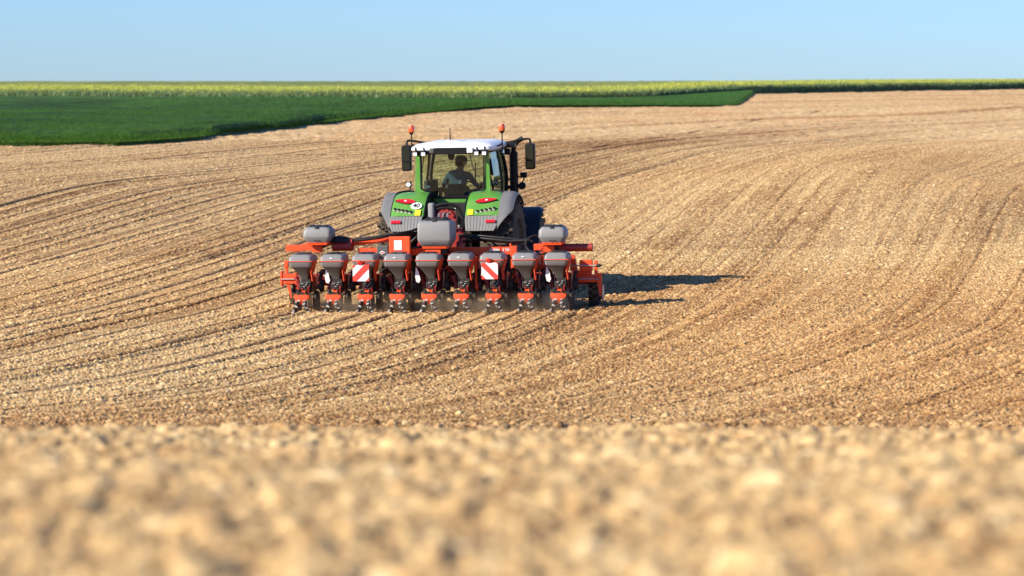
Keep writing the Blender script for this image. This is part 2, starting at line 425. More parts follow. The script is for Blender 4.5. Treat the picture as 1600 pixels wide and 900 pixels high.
# ---------------------------------------------------------------- crops
def tri_mesh(name, V, C, mat):
    """V (n,3,3) triangles, C (n,3) colours"""
    n = len(V)
    me = bpy.data.meshes.new(name)
    me.vertices.add(n * 3); me.vertices.foreach_set('co', V.astype(np.float32).ravel())
    me.loops.add(n * 3); me.loops.foreach_set('vertex_index', np.arange(n * 3, dtype=np.int32))
    me.polygons.add(n); me.polygons.foreach_set('loop_start', np.arange(0, n * 3, 3, dtype=np.int32))
    at = me.attributes.new('soil', 'FLOAT_COLOR', 'POINT')
    c = np.ones((n, 3, 4), np.float32); c[:, :, :3] = C[:, None, :]
    at.data.foreach_set('color', c.ravel())
    me.materials.append(mat); me.update(calc_edges=True)
    o = bpy.data.objects.new(name, me); COL.objects.link(o)
    return o
def join_mesh(dst, srcs):
    """merge meshes of srcs into dst with bmesh"""
    bm = bmesh.new()
    for o in [dst] + srcs: bm.from_mesh(o.data)
    bm.to_mesh(dst.data); bm.free()
    for o in srcs:
        me = o.data; bpy.data.objects.remove(o); bpy.data.meshes.remove(me)
WLOW = np.array([(-400, 113), (-19, 112), (-14.2, 113), (-12, 122), (-9.8, 158), (-5.8, 190), (0, 210), (9, 220), (14.5, 223), (19, 262), (25.6, 332)], float)
WUP = np.array([(-400, 345), (-54, 325), (-25, 300), (0, 290), (14, 300), (25.6, 334)], float)
RLOW = np.array([(-600, 360), (-54, 327), (-25, 302), (0, 292), (14, 302), (25.6, 336), (45, 385), (70, 430), (130, 520), (600, 700)], float)
rg = np.random.default_rng(3)
def gz(x, d): return base_z(np.asarray(x, float), np.asarray(d, float))

def build_wheat():
    X = np.concatenate([np.arange(-150, -25, 1.0), np.arange(-25, 25.6, 0.14)])
    T = np.linspace(0, 1, 420) ** 1.5
    lo = np.interp(X, WLOW[:, 0], WLOW[:, 1]); up = np.interp(X, WUP[:, 0], WUP[:, 1])
    lo = lo + 0.6 + 1.2 * vnoise(X / 2.1, X * 0, 66)
    XX = np.repeat(X[None, :], len(T) + 2, 0)
    DD = lo[None, :] + (up - lo)[None, :] * T[:, None]
    DD = np.concatenate([(lo - 0.25)[None], (lo - 0.1)[None], DD], 0)
    Z = gz(XX, DD)
    hgt = 0.38 + 0.10 * vnoise(XX / 0.3, DD / 0.4, 61) + 0.10 * vnoise(XX / 2.5, DD / 5.0, 62)
    hgt[0] = -0.05; hgt[1] = 0.15
    hgt[2:] *= np.clip((DD[2:] - lo[None]) / 4.0, 0.30, 1)
    hgt[1] = 0.06
    n = vnoise(XX / 0.25, DD / 0.5, 63) + 0.8 * vnoise(XX / 4, DD / 9, 64)
    c = np.ones(XX.shape + (4,), np.float32)
    farw = sstep(120, 300, DD)
    base = np.array([0.042, 0.102, 0.010]); b2 = np.array([0.066, 0.140, 0.020])
    for k in range(3): c[..., k] = (base[k] + (b2[k] - base[k]) * farw) * np.clip(1 + 0.9 * n, 0.3, 2)
    o = grid_mesh('wheat_crop', XX, DD, Z + hgt, c.reshape(-1, 4), M['crop'])
    N = 800000
    bx = rg.uniform(-30, 25.4, N)
    l = np.interp(bx, WLOW[:, 0], WLOW[:, 1]); u = np.interp(bx, WUP[:, 0], WUP[:, 1])
    t = rg.random(N) ** 1.35
    t[:110000] *= 0.015
    by = l - 0.15 + (u - l) * t + 0.5 * vnoise(bx / 0.5, bx * 0, 60) + 1.2 * vnoise(bx / 2.1, bx * 0, 66)
    z0 = gz(bx, by)
    keep = np.abs(bx) < 0.175 * by + 1
    bx, by, z0, l = bx[keep], by[keep], z0[keep], l[keep]; N = len(bx)
    top = z0 + rg.uniform(0.36, 0.52, N) * np.clip((by - l + 0.8) / 4.0, 0.40, 1); w = rg.uniform(0.006, 0.014, N) * by / 120
    lean = rg.normal(0, 0.05, (N, 2))
    an = rg.uniform(0, PI, N)
    V = np.empty((N, 3, 3)); ca, sa = np.cos(an) * w, np.sin(an) * w
    V[:, 0] = np.stack([bx - ca, by - sa, z0 + 0.1], 1); V[:, 1] = np.stack([bx + ca, by + sa, z0 + 0.1], 1)
    V[:, 2] = np.stack([bx + lean[:, 0], by + lean[:, 1], top], 1)
    f = sstep(120, 300, by)[:, None]
    C = (np.array([[0.056, 0.135, 0.014]]) * (1 - f) + np.array([[0.062, 0.150, 0.036]]) * f) * rg.uniform(0.5, 1.6, (N, 1))
    b = tri_mesh('wheat_blades', V, C, M['crop'])
    join_mesh(o, [b])
    o['kind'] = 'stuff'; o['label'] = 'dark green field of young wheat beyond the tilled soil'; o['category'] = 'crop'
build_wheat()

def build_rape():
    X = np.concatenate([np.arange(-400, -60, 4.0), np.arange(-60, 110, 0.3), np.arange(110, 500, 5.0)])
    lo = np.interp(X, RLOW[:, 0], RLOW[:, 1]) + 0.8
    T = np.concatenate([np.linspace(0, 0.2, 60), np.linspace(0.22, 1, 60)])
    DD = lo[None] + (900 - lo)[None] * T[:, None]
    DD = np.concatenate([(lo - 0.3)[None], DD], 0); XX = np.repeat(X[None], len(DD), 0)
    h = 0.92 + 0.22 * vnoise(XX / 0.5, DD / 0.8, 71); h[0] = -0.1
    n = vnoise(XX / 0.35, DD / 2.0, 72) + 0.4 * vnoise(XX / 9, DD / 20, 73)
    c = np.ones(XX.shape + (4,), np.float32)
    yel = np.clip(0.55 + 0.8 * n, 0, 1); yel[0] = 0
    A = np.array([0.13, 0.21, 0.08]); B = np.array([0.42, 0.43, 0.09])
    for k in range(3): c[..., k] = A[k] + (B[k] - A[k]) * yel
    o = grid_mesh('rapeseed_crop', XX, DD, gz(XX, DD) + h, c.reshape(-1, 4), M['crop'])
    parts = []
    def scatter(N, tmax, pw, zlo, zhi, wlo, whi, hlo, hhi, cols, spread):
        bx = rg.uniform(-62, 110, N); l = np.interp(bx, RLOW[:, 0], RLOW[:, 1])
        by = l + tmax * rg.random(N) ** pw + 0.6 * vnoise(bx / 1.5, bx * 0, 75)
        k = np.abs(bx) < 0.178 * by + 1; bx, by = bx[k], by[k]; n = len(bx)
        z = gz(bx, by) + rg.uniform(zlo, zhi, n) + 0.12 * vnoise(bx / 0.6, by / 1.0, 76)
        w = rg.uniform(wlo, whi, n); hh = rg.uniform(hlo, hhi, n); an = rg.uniform(0, PI, n)
        ca, sa = np.cos(an) * w, np.sin(an) * w
        V = np.empty((n, 3, 3))
        V[:, 0] = np.stack([bx - ca, by - sa, z], 1); V[:, 1] = np.stack([bx + ca, by + sa, z + spread * rg.normal(0, 1, n)], 1)
        V[:, 2] = np.stack([bx + rg.normal(0, 0.05, n), by + rg.normal(0, 0.05, n), z + hh], 1)
        cc = np.array(cols)[rg.integers(0, len(cols), n)] * rg.uniform(0.7, 1.35, (n, 1))
        parts.append(tri_mesh('tmp', V, cc, M['crop']))
    scatter(90000, 3.5, 1.0, 0.0, 0.45, 0.03, 0.09, 0.3, 0.7, [(0.17, 0.26, 0.12), (0.22, 0.31, 0.17), (0.13, 0.21, 0.10)], 0.0)
    scatter(110000, 30, 1.8, 0.45, 0.95, 0.02, 0.06, 0.10, 0.30, [(0.16, 0.24, 0.11), (0.20, 0.29, 0.13), (0.26, 0.33, 0.11)], 0.03)
    scatter(170000, 60, 1.6, 0.90, 1.25, 0.02, 0.06, 0.04, 0.12, [(0.66, 0.61, 0.08), (0.54, 0.54, 0.09), (0.46, 0.48, 0.10), (0.28, 0.37, 0.12)], 0.04)
    join_mesh(o, parts)
    o['kind'] = 'stuff'; o['label'] = 'flowering yellow rapeseed crop along the horizon'; o['category'] = 'crop'
build_rape()

# ---------------------------------------------------------------- mesh helpers
def link(name, bm, mat, parent=None, smooth=False, label=None):
    bmesh.ops.recalc_face_normals(bm, faces=bm.faces)
    me = bpy.data.meshes.new(name); bm.to_mesh(me); bm.free()
    mats = mat if isinstance(mat, (list, tuple)) else [mat]
    for k in mats: me.materials.append(k)
    if smooth:
        me.polygons.foreach_set('use_smooth', [True] * len(me.polygons))
        me.set_sharp_from_angle(angle=R(38))
    o = bpy.data.objects.new(name, me); COL.objects.link(o); o.parent = parent
    if label: o['label'] = label
    return o
def B(): return bmesh.new()
def box(bm, c, s, rot=None, bev=0.0, mi=0):
    r = bmesh.ops.create_cube(bm, size=1.0)
    vs = r['verts']
    mat = Matrix.Translation(c) @ (rot.to_4x4() if rot else Matrix.Identity(4)) @ Matrix.Diagonal((*s, 1))
    bmesh.ops.transform(bm, matrix=mat, verts=vs)
    fs = list({f for v in vs for f in v.link_faces})
    for f in fs: f.material_index = mi
    if bev:
        es = list({e for v in vs for e in v.link_edges})
        rr = bmesh.ops.bevel(bm, geom=es, offset=bev, segments=2, profile=0.6, affect='EDGES')
        for f in rr['faces']: f.material_index = mi
def ab(bm, x0, x1, y0, y1, z0, z1, bev=0.0, mi=0):
    box(bm, ((x0 + x1) / 2, (y0 + y1) / 2, (z0 + z1) / 2), (abs(x1 - x0), abs(y1 - y0), abs(z1 - z0)), None, bev, mi)
def cyl(bm, p0, p1, r0, r1=None, seg=16, mi=0):
    p0, p1 = Vector(p0), Vector(p1); r1 = r0 if r1 is None else r1
    d = p1 - p0
    rr = bmesh.ops.create_cone(bm, cap_ends=True, cap_tris=False, segments=seg, radius1=r0, radius2=r1, depth=d.length)
    q = d.to_track_quat('Z', 'Y').to_matrix().to_4x4()
    bmesh.ops.transform(bm, matrix=Matrix.Translation((p0 + p1) / 2) @ q, verts=rr['verts'])
    for f in {f for v in rr['verts'] for f in v.link_faces}: f.material_index = mi
def catmull(pts, n=6):
    P = [Vector(p) for p in pts]; P = [2 * P[0] - P[1]] + P + [2 * P[-1] - P[-2]]
    out = []
    for i in range(1, len(P) - 2):
        for k in range(n):
            t = k / n; a, b, c, d = P[i - 1:i + 3]
            out.append(0.5 * ((2 * b) + (c - a) * t + (2 * a - 5 * b + 4 * c - d) * t * t + (3 * b - a - 3 * c + d) * t**3))
    out.append(P[-2]); return out
def tube(bm, pts, r, seg=8, curve=True, mi=0):
    P = catmull(pts) if curve and len(pts) > 2 else [Vector(p) for p in pts]
    rings = []
    up = Vector((0.13, 0.21, 0.97))
    for i, p in enumerate(P):
        t = (P[min(i + 1, len(P) - 1)] - P[max(i - 1, 0)]).normalized()
        a = t.cross(up)
        if a.length < 0.05: a = t.cross(Vector((1, 0, 0)))
        a.normalize(); b = a.cross(t)
        rings.append([bm.verts.new(p + (a * math.cos(k * 2 * PI / seg) + b * math.sin(k * 2 * PI / seg)) * r) for k in range(seg)])
    for i in range(len(rings) - 1):
        for k in range(seg):
            f = bm.faces.new((rings[i][k], rings[i][(k + 1) % seg], rings[i + 1][(k + 1) % seg], rings[i + 1][k])); f.material_index = mi
    bm.faces.new(rings[0][::-1]).material_index = mi; bm.faces.new(rings[-1]).material_index = mi
def prism(bm, poly, axis, a, b, mi=0, bev=0.0):
    """poly: 2D points in the plane across axis ('x': (y,z), 'y': (x,z), 'z': (x,y))"""
    def P(p, t): return {'x': (t, p[0], p[1]), 'y': (p[0], t, p[1]), 'z': (p[0], p[1], t)}[axis]
    v0 = [bm.verts.new(P(p, a)) for p in poly]; v1 = [bm.verts.new(P(p, b)) for p in poly]
    n = len(poly); fs = [bm.faces.new(v0[::-1]), bm.faces.new(v1)]
    for i in range(n): fs.append(bm.faces.new((v0[i], v0[(i + 1) % n], v1[(i + 1) % n], v1[i])))
    for f in fs: f.material_index = mi
    if bev:
        es = list({e for f in fs for e in f.edges})
        rr = bmesh.ops.bevel(bm, geom=es, offset=bev, segments=2, profile=0.6, affect='EDGES')
        for f in rr['faces']: f.material_index = mi
def loft(bm, secs, mi=0, seg=6):
    """secs: list of (z, cx, cy, half_x, half_y, corner_radius): rounded rectangles stacked up"""
    rings = []
    for z, cx, cy, hx, hy, r in secs:
        ring = []
        for q, (sx, sy) in enumerate(((1, 1), (-1, 1), (-1, -1), (1, -1))):
            for k in range(seg + 1):
                a = q * PI / 2 + k * PI / 2 / seg
                ring.append(bm.verts.new((cx + sx * (hx - r) + r * math.cos(a), cy + sy * (hy - r) + r * math.sin(a), z)))
        rings.append(ring)
    n = len(rings[0])
    for i in range(len(rings) - 1):
        for k in range(n):
            bm.faces.new((rings[i][k], rings[i][(k + 1) % n], rings[i + 1][(k + 1) % n], rings[i + 1][k])).material_index = mi
    bm.faces.new(rings[0][::-1]).material_index = mi; bm.faces.new(rings[-1]).material_index = mi
def lathe_x(bm, prof_, cx, cy, cz, seg=40, mi=0, sx=1):
    """revolve (x, r) profile round an axle along x"""
    rings = []
    for x, r in prof_:
        rings.append([bm.verts.new((cx + sx * x, cy + r * math.cos(k * 2 * PI / seg), cz + r * math.sin(k * 2 * PI / seg))) for k in range(seg)])
    for i in range(len(rings) - 1):
        for k in range(seg):
            bm.faces.new((rings[i][k], rings[i][(k + 1) % seg], rings[i + 1][(k + 1) % seg], rings[i + 1][k])).material_index = mi
    bm.faces.new(rings[0]).material_index = mi; bm.faces.new(rings[-1]).material_index = mi
def text_mesh(name, s, size, mat, parent, loc, rot=(R(90), 0, 0), bold=0.0, sx=1.0, label=None):
    cu = bpy.data.curves.new('t', 'FONT'); cu.body = s; cu.size = size; cu.align_x = 'CENTER'; cu.align_y = 'CENTER'
    cu.extrude = 0.002; cu.offset = bold
    to = bpy.data.objects.new('t', cu); COL.objects.link(to)
    dg = bpy.context.evaluated_depsgraph_get()
    me = bpy.data.meshes.new_from_object(to.evaluated_get(dg))
    bpy.data.objects.remove(to)
    from mathutils import Euler
    me.transform(Matrix.Translation(loc) @ Euler(rot).to_matrix().to_4x4() @ Matrix.Diagonal((sx, 1, 1, 1)))
    me.materials.clear(); me.materials.append(mat)
    o = bpy.data.objects.new(name, me); COL.objects.link(o); o.parent = parent
    if label: o['label'] = label
    return o
def frame_matrix(loc, head, pit, roll):
    h, p = R(head), R(pit)
    F = Vector((math.sin(h) * math.cos(p), math.cos(h) * math.cos(p), math.sin(p)))
    Rt = Vector((math.cos(h), -math.sin(h), math.tan(R(roll)))).normalized()
    Rt = (Rt - F * Rt.dot(F)).normalized(); U = Rt.cross(F)
    m = Matrix((Rt, F, U)).transposed().to_4x4(); m.translation = loc
    return m
def thing(name, mtx, label, cat, group=None):
    o = bpy.data.objects.new(name, None); COL.objects.link(o); o.matrix_world = mtx
    o['label'] = label; o['category'] = cat
    if group: o['group'] = group
    return o

# ---------------------------------------------------------------- tractor
def wheel(name, parent, cx, cy, cz, rad, wid, rimr, lugs, side, rimmat, lab=None):
    h = wid / 2
    bm = B()
    lathe_x(bm, [(-h * 0.82, rimr), (-h, rimr + 0.06), (-h, rad - 0.10), (-h * 0.8, rad - 0.05), (h * 0.8, rad - 0.05), (h, rad - 0.10), (h, rimr + 0.06), (h * 0.82, rimr)], cx, cy, cz, 48)
    for k in range(lugs):
        for s in (-1, 1):
            a = (k + (0.5 if s > 0 else 0)) * 2 * PI / lugs
            for j in range(4):
                aa = a - j * 0.055
                rr = Matrix.Rotation(aa, 3, 'X')
                c = Vector((s * h * (0.12 + 0.25 * j), 0, rad - 0.028))
                c = rr @ c
                box(bm, (cx + c.x, cy + c.y, cz + c.z), (h * 0.30, 0.05, 0.06), rr)
    w = link(name, bm, M['rubber'], parent)
    if lab: w['label'] = lab
    bm = B()
    o = side
    lathe_x(bm, [(-0.05, rimr * 0.3), (0.0, rimr * 0.45), (-0.02, rimr * 0.8), (0.10, rimr * 0.97), (0.12, rimr + 0.01)], cx + o * h * 0.3, cy, cz, 32, sx=o)
    lathe_x(bm, [(0.0, rimr * 0.22), (0.10, rimr * 0.2), (0.11, 0.02)], cx + o * h * 0.3, cy, cz, 16, sx=o)
    for k in range(8):
        a = k * PI / 4
        cyl(bm, (cx + o * (h * 0.3 - 0.01), cy + rimr * 0.34 * math.cos(a), cz + rimr * 0.34 * math.sin(a)), (cx + o * (h * 0.3 + 0.04), cy + rimr * 0.34 * math.cos(a), cz + rimr * 0.34 * math.sin(a)), 0.018, seg=6)
    link('rim', bm, rimmat, w, True)
    return w

TL = (-0.97, 52.4, 0.085)
tz = float(base_z(np.array([TL[0]]), np.array([TL[1]]))[0])
T_M = frame_matrix((TL[0], TL[1], tz - 0.01), 9, 1.4, 1.0)
tr = thing('tractor', T_M, 'green tractor with white cab roof pulling the red planter across the tilled field', 'tractor')

# wheels
RW = 0.86
wheel('rear_wheel', tr, -0.86, 0, RW - 0.03, RW, 0.54, 0.46, 22, -1, M['darkred'])
wheel('rear_wheel', tr, 0.86, 0, RW - 0.03, RW, 0.54, 0.46, 22, 1, M['darkred'])
FW = 0.66
wheel('front_wheel', tr, -0.88, 2.65, FW - 0.03, FW, 0.46, 0.34, 18, -1, M['darkred'])
wheel('front_wheel', tr, 0.88, 2.65, FW - 0.03, FW, 0.46, 0.34, 18, 1, M['darkred'])

# chassis
bm = B()
ab(bm, -0.28, 0.28, -0.35, 1.9, 0.55, 1.15, 0.03)
ab(bm, -0.2, 0.2, 1.8, 3.3, 0.55, 0.9, 0.03)
cyl(bm, (-0.72, 0, RW - 0.03), (0.72, 0, RW - 0.03), 0.14, seg=20)
cyl(bm, (-0.72, 2.65, FW - 0.03), (0.72, 2.65, FW - 0.03), 0.10, seg=16)
ab(bm, -0.52, 0.56, -0.10, 0.05, 1.0, 1.62, 0.02)
ab(bm, -0.34, -0.08, -0.50, -0.1, 0.6, 1.0, 0.02)
ab(bm, 0.62, 0.95, 0.95, 1.75, 0.55, 1.05, 0.05)
ab(bm, -0.95, -0.62, 0.95, 1.75, 0.55, 1.05, 0.05)
chassis = link('chassis', bm, M['iron'], tr)
# hydraulic block and linkage on the back
bm = B()
for i in range(4):
    ab(bm, 0.06 + 0.07 * i, 0.11 + 0.07 * i, -0.32, -0.1, 1.02, 1.26, 0.01)
    cyl(bm, (0.085 + 0.07 * i, -0.36, 1.2), (0.085 + 0.07 * i, -0.3, 1.2), 0.022, seg=10)
ab(bm, 0.24, 0.46, -0.34, -0.12, 1.27, 1.42, 0.03)
cyl(bm, (0.18, -0.9, 0.98), (0.50, -0.15, 1.42), 0.028)
cyl(bm, (0.12, -0.7, 1.02), (0.33, -0.18, 1.36), 0.018)
link('hydraulic_valve', bm, M['steel'], tr)
bm = B()
for s in (-1, 1):
    cyl(bm, (s * 0.28, -0.3, 0.55), (s * 0.42, -1.15, 0.5), 0.045)
    cyl(bm, (s * 0.40, -0.75, 0.55), (s * 0.36, -0.25, 1.15), 0.032)
    cyl(bm, (s * 0.20, -0.2, 1.1), (s * 0.40, -0.45, 1.16), 0.04)
cyl(bm, (0, -0.35, 1.0), (0.0, -1.05, 1.02), 0.04)
link('lift_arm', bm, M['iron'], tr)
bm = B(); tube(bm, [(0.50, -0.2, 1.72), (0.46, -0.3, 1.55), (0.30, -0.5, 1.35), (0.16, -0.8, 1.1)], 0.008, 6); link('cable', bm, M['hose'], tr, True)
bm = B(); tube(bm, [(0.20, -0.3, 1.2), (0.25, -0.7, 1.32), (0.12, -1.0, 1.2), (0.0, -1.3, 1.0)], 0.016, 6); link('cable', bm, M['hose'], tr, True)
bm = B(); tube(bm, [(0.28, -0.3, 1.2), (0.36, -0.7, 1.25), (0.25, -1.0, 1.1), (0.1, -1.3, 0.95)], 0.016, 6); link('cable', bm, M['hose'], tr, True)
bm = B(); tube(bm, [(0.34, -0.3, 1.2), (0.42, -0.65, 1.12), (0.34, -1.0, 1.02), (0.2, -1.35, 0.9)], 0.014, 6); link('cable', bm, M['hose'], tr, True)
bm = B(); box(bm, (0.055, -0.105, 1.505), (0.055, 0.004, 0.055)); link('sticker', bm, M['sticker'], tr)

# rear fenders: swept shell round the wheel centre
def fender(side):
    CZ_, RR = RW - 0.03, 0.97
    def rr_at(phi):       # phi: 0 = straight back, 90 = up
        return RR + 0.03 * math.sin(R(phi * 2))
    phis = [22 + k * (128 - 22) / 26 for k in range(27)]
    def strip(bm, f_in, f_out, off, nx=7, thick=0.02, rib=0.0, ph=phis, crown=0.0):
        g = []
        for p in ph:
            row = []
            xi, xo = f_in(p), f_out(p)
            for j in range(nx + 1):
                t = j / nx; x = xi + (xo - xi) * t
                r = rr_at(p) + off - crown * (2 * t - 1) ** 4 - (0.10 * max(0, (x - 1.02) / 0.18) ** 2 if x > 1.02 else 0)
                if rib and (j % 2): r += rib
                a = R(p)
                row.append((side * x, -r * math.cos(a), CZ_ + r * math.sin(a)))
            g.append(row)
        V = [[bm.verts.new(c) for c in row] for row in g]
        W = [[bm.verts.new((c[0], c[1] * (1 - thick), CZ_ + (c[2] - CZ_) * (1 - thick))) for c in row] for row in g]
        n, m_ = len(V), len(V[0])
        for i in range(n - 1):
            for j in range(m_ - 1):
                bm.faces.new((V[i][j], V[i][j + 1], V[i + 1][j + 1], V[i + 1][j])); bm.faces.new((W[i][j], W[i + 1][j], W[i + 1][j + 1], W[i][j + 1]))
        for i in range(n - 1):
            bm.faces.new((V[i][0], V[i + 1][0], W[i + 1][0], W[i][0])); bm.faces.new((V[i][-1], W[i][-1], W[i + 1][-1], V[i + 1][-1]))
        for j in range(m_ - 1):
            bm.faces.new((V[0][j], W[0][j], W[0][j + 1], V[0][j + 1])); bm.faces.new((V[-1][j], V[-1][j + 1], W[-1][j + 1], W[-1][j]))
    inner = lambda p: 0.34 - 0.0 * p + 0.045 * sstep(22, 60, np.float64(p)) * 0 + (0.03 * max(0, (40 - p) / 18))
    gout = lambda p: 0.90 if p > 36 else 0.90
    bm = B()
    ph = [q for q in [38 + k * (128 - 38) / 24 for k in range(25)]]
    strip(bm, lambda p: float(inner(p)), lambda p: 0.90 - 0.04 * sstep(60, 100, np.float64(p)), 0.006, 8, ph=ph, crown=0.02)
    # inner side wall down to the cab
    pts = [(-rr_at(p) * math.cos(R(p)), CZ_ + rr_at(p) * math.sin(R(p))) for p in ph]
    low = [(-0.72 * math.cos(R(p)), CZ_ + 0.72 * math.sin(R(p))) for p in ph][::-1]
    f = link('rear_fender', bm, M['green'], tr, True)
    bm = B(); prism(bm, pts + low, 'x', side * 0.325, side * 0.345); link('inner_panel', bm, M['black'], f)
    # outer grey flare
    bm = B()
    def fo(p):
        return 0.88 + (0.20 if side < 0 else 0.26) * float(sstep(18, 50, np.float64(p)))
    strip(bm, lambda p: 0.903, fo, 0.0, 7, ph=phis)
    pts = []
    for p in phis: pts.append((-(rr_at(p) - 0.05) * math.cos(R(p)), CZ_ + (rr_at(p) - 0.05) * math.sin(R(p))))
    link('flare', bm, M['flare'], f, True)
    bm = B(); strip(bm, lambda p: 0.36 + 0.03 * max(0, (30 - p) / 10), lambda p: 0.90 - 0.05 * max(0, (28 - p) / 6), 0.004, 20, rib=0.0025, ph=[22, 23, 25, 28, 32, 37.6])
    link('mudguard_panel', bm, M['flare'], f)
    def on(x, p, off): a = R(p); r = rr_at(p) + off; return Vector((side * x, -r * math.cos(a), CZ_ + r * math.sin(a)))
    def decal(name, mat, x, p, w, h, shape='box', th=0.012, tilt=0, off=0.01):
        a = R(p); bm = B()
        rot = Matrix.Rotation(-a, 3, 'X')        # local y along the outward normal (back), z up the surface
        if shape == 'box': box(bm, (0, 0, 0), (w, th, h), bev=0.003)
        else:
            n = 28; poly = []
            for k in range(n):
                t = k * 2 * PI / n; cx_, cz_ = math.cos(t), math.sin(t)
                if shape == 'lens': cz_ *= (1 - 0.35 * side * cx_ * 1.0) ** 1 * (1 - 0.25 * cx_ * cx_)
                poly.append((cx_ * w / 2, cz_ * h / 2))
            prism(bm, poly, 'y', -th / 2, th / 2, bev=0.002)
        mm = Matrix.Translation(on(x, p, off)) @ rot.to_4x4() @ Matrix.Rotation(tilt, 4, 'Y')
        bmesh.ops.transform(bm, matrix=mm, verts=bm.verts)
        return link(name, bm, mat, f), mm
    decal('lamp_housing', M['ink'], 0.68, 57, 0.37, 0.135, 'lens', 0.014, side * R(-9), 0.006)
    tl, mm = decal('tail_light', M['redlens'], 0.68, 57, 0.34, 0.105, 'lens', 0.03, side * R(-9), 0.012)
    bm = B(); cyl(bm, mm @ Vector((0, -0.018, 0)), mm @ Vector((0, -0.012, 0)), 0.02, seg=12)
    link('bulb', bm, M['lamp'], tl)
    for k in range(5):
        x = 0.56 + 0.068 * k
        decal('button', M['ink'], x, 42.4 + 0.9 * k, 0.046, 0.046, 'disc', 0.03, 0, 0.012)
        decal('button_ring', M['cast'], x - side * 0.008, 41.6 + 0.9 * k, 0.05, 0.05, 'disc', 0.014, 0, 0.008)
    decal('sticker', M['yellow'], 0.44, 41.5, 0.095, 0.12, 'box', 0.006, 0, 0.012)
    decal('reflector', M['redlens'], 0.79, 31, 0.16, 0.05, 'box', 0.02, 0, 0.022)
    if side < 0:
        o, mm = decal('speed_sign', M['sticker'], 0.48, 50.0, 0.19, 0.16, 'disc', 0.012, 0, 0.012)
        t = text_mesh('number', '40', 0.135, M['ink'], o, (0, 0, 0), (R(90), 0, 0), 0.004, 0.85)
        t.data.transform(mm @ Matrix.Translation((0, -0.0075, 0)))
    return f
fender(-1); fender(1)

# front fenders
for s in (-1, 1):
    bm = B(); n = 20
    V = []; 
    for k in range(n + 1):
        a = R(-20 + 120 * k / n); r = FW + 0.09
        row = []
        for x in (0.62, 0.9, 1.08, 1.16):
            rr_ = r - (0.05 if x > 1.1 else 0)
            row.append((s * x, 2.65 - rr_ * math.cos(a), FW - 0.03 + rr_ * math.sin(a)))
        V.append([bm.verts.new(c) for c in row] + [bm.verts.new((c[0], 2.65 + (c[1] - 2.65) * 0.97, (c[2] - FW) * 0.97 + FW)) for c in row[::-1]])
    for i in range(n):
        for j in range(8): bm.faces.new((V[i][j], V[i][(j + 1) % 8], V[i + 1][(j + 1) % 8], V[i + 1][j]))
    bm.faces.new(V[0]); bm.faces.new(V[-1])
    link('front_fender', bm, M['navy'], tr, True)

# hood
bm = B()
prism(bm, [(1.75, 0.95), (1.75, 1.62), (2.6, 1.56), (3.4, 1.42), (3.62, 1.2), (3.62, 0.85), (3.3, 0.8)], 'x', -0.36, 0.36, bev=0.05)
link('hood', bm, M['green'], tr, True)

# cab
bm = B()
YB, YF = 0.12, 1.68
# rear frame ring (green) with chamfered lower corners
outer = [(-0.63, 2.50), (-0.64, 1.60), (0.64, 1.60), (0.64, 2.50)]
win = [(-0.545, 2.47), (-0.545, 1.85), (-0.30, 1.705), (0.36, 1.705), (0.545, 1.85), (0.545, 2.47)]
def ring_prism(bm, o_, i_, y0, y1):
    vo0 = [bm.verts.new((p[0], y0, p[1])) for p in o_]; vi0 = [bm.verts.new((p[0], y0, p[1])) for p in i_]
    vo1 = [bm.verts.new((p[0], y1, p[1])) for p in o_]; vi1 = [bm.verts.new((p[0], y1, p[1])) for p in i_]
    n = len(o_)
    for i in range(n - 1):
        bm.faces.new((vo0[i], vo0[i + 1], vi0[i + 1], vi0[i])); bm.faces.new((vo1[i], vi1[i], vi1[i + 1], vo1[i + 1]))
        bm.faces.new((vo0[i], vo1[i], vo1[i + 1], vo0[i + 1])); bm.faces.new((vi0[i], vi0[i + 1], vi1[i + 1], vi1[i]))
    bm.faces.new((vo0[0], vi0[0], vi1[0], vo1[0])); bm.faces.new((vo0[-1], vo1[-1], vi1[-1], vi0[-1]))
ring_prism(bm, [(-0.615, 2.49), (-0.64, 1.80), (-0.64, 1.615), (0.64, 1.615), (0.64, 1.80), (0.615, 2.49)], win, YB, YB + 0.07)
cabf = link('cab_frame', bm, M['green'], tr)
bm = B()
# front posts, sills, floor pan, headliner in black
for s in (-1, 1):
    tube(bm, [(s * 0.58, YF, 2.46), (s * 0.66, YF + 0.02, 1.95), (s * 0.60, YF, 1.25)], 0.03, 8)
    tube(bm, [(s * 0.625, 0.95, 2.46), (s * 0.70, 0.95, 1.95), (s * 0.68, 0.95, 1.40)], 0.016, 8)
    ab(bm, s * 0.60, s * 0.66, YB + 0.08, YF, 2.44, 2.49)
    ab(bm, s * 0.60, s * 0.66, YB + 0.08, YF, 1.16, 1.24)
ab(bm, -0.6, 0.6, YF - 0.03, YF + 0.03, 2.42, 2.49)
ab(bm, -0.60, 0.60, YB + 0.02, YF, 1.10, 1.16)
ab(bm, -0.60, 0.60, YF - 0.02, YF + 0.03, 1.16, 1.45)
ab(bm, -0.60, 0.60, YB + 0.08, YB + 0.11, 1.16, 1.62)
ab(bm, -0.57, 0.57, YB + 0.08, YF, 2.475, 2.49)
link('cab_post', bm, M['black'], cabf, True)
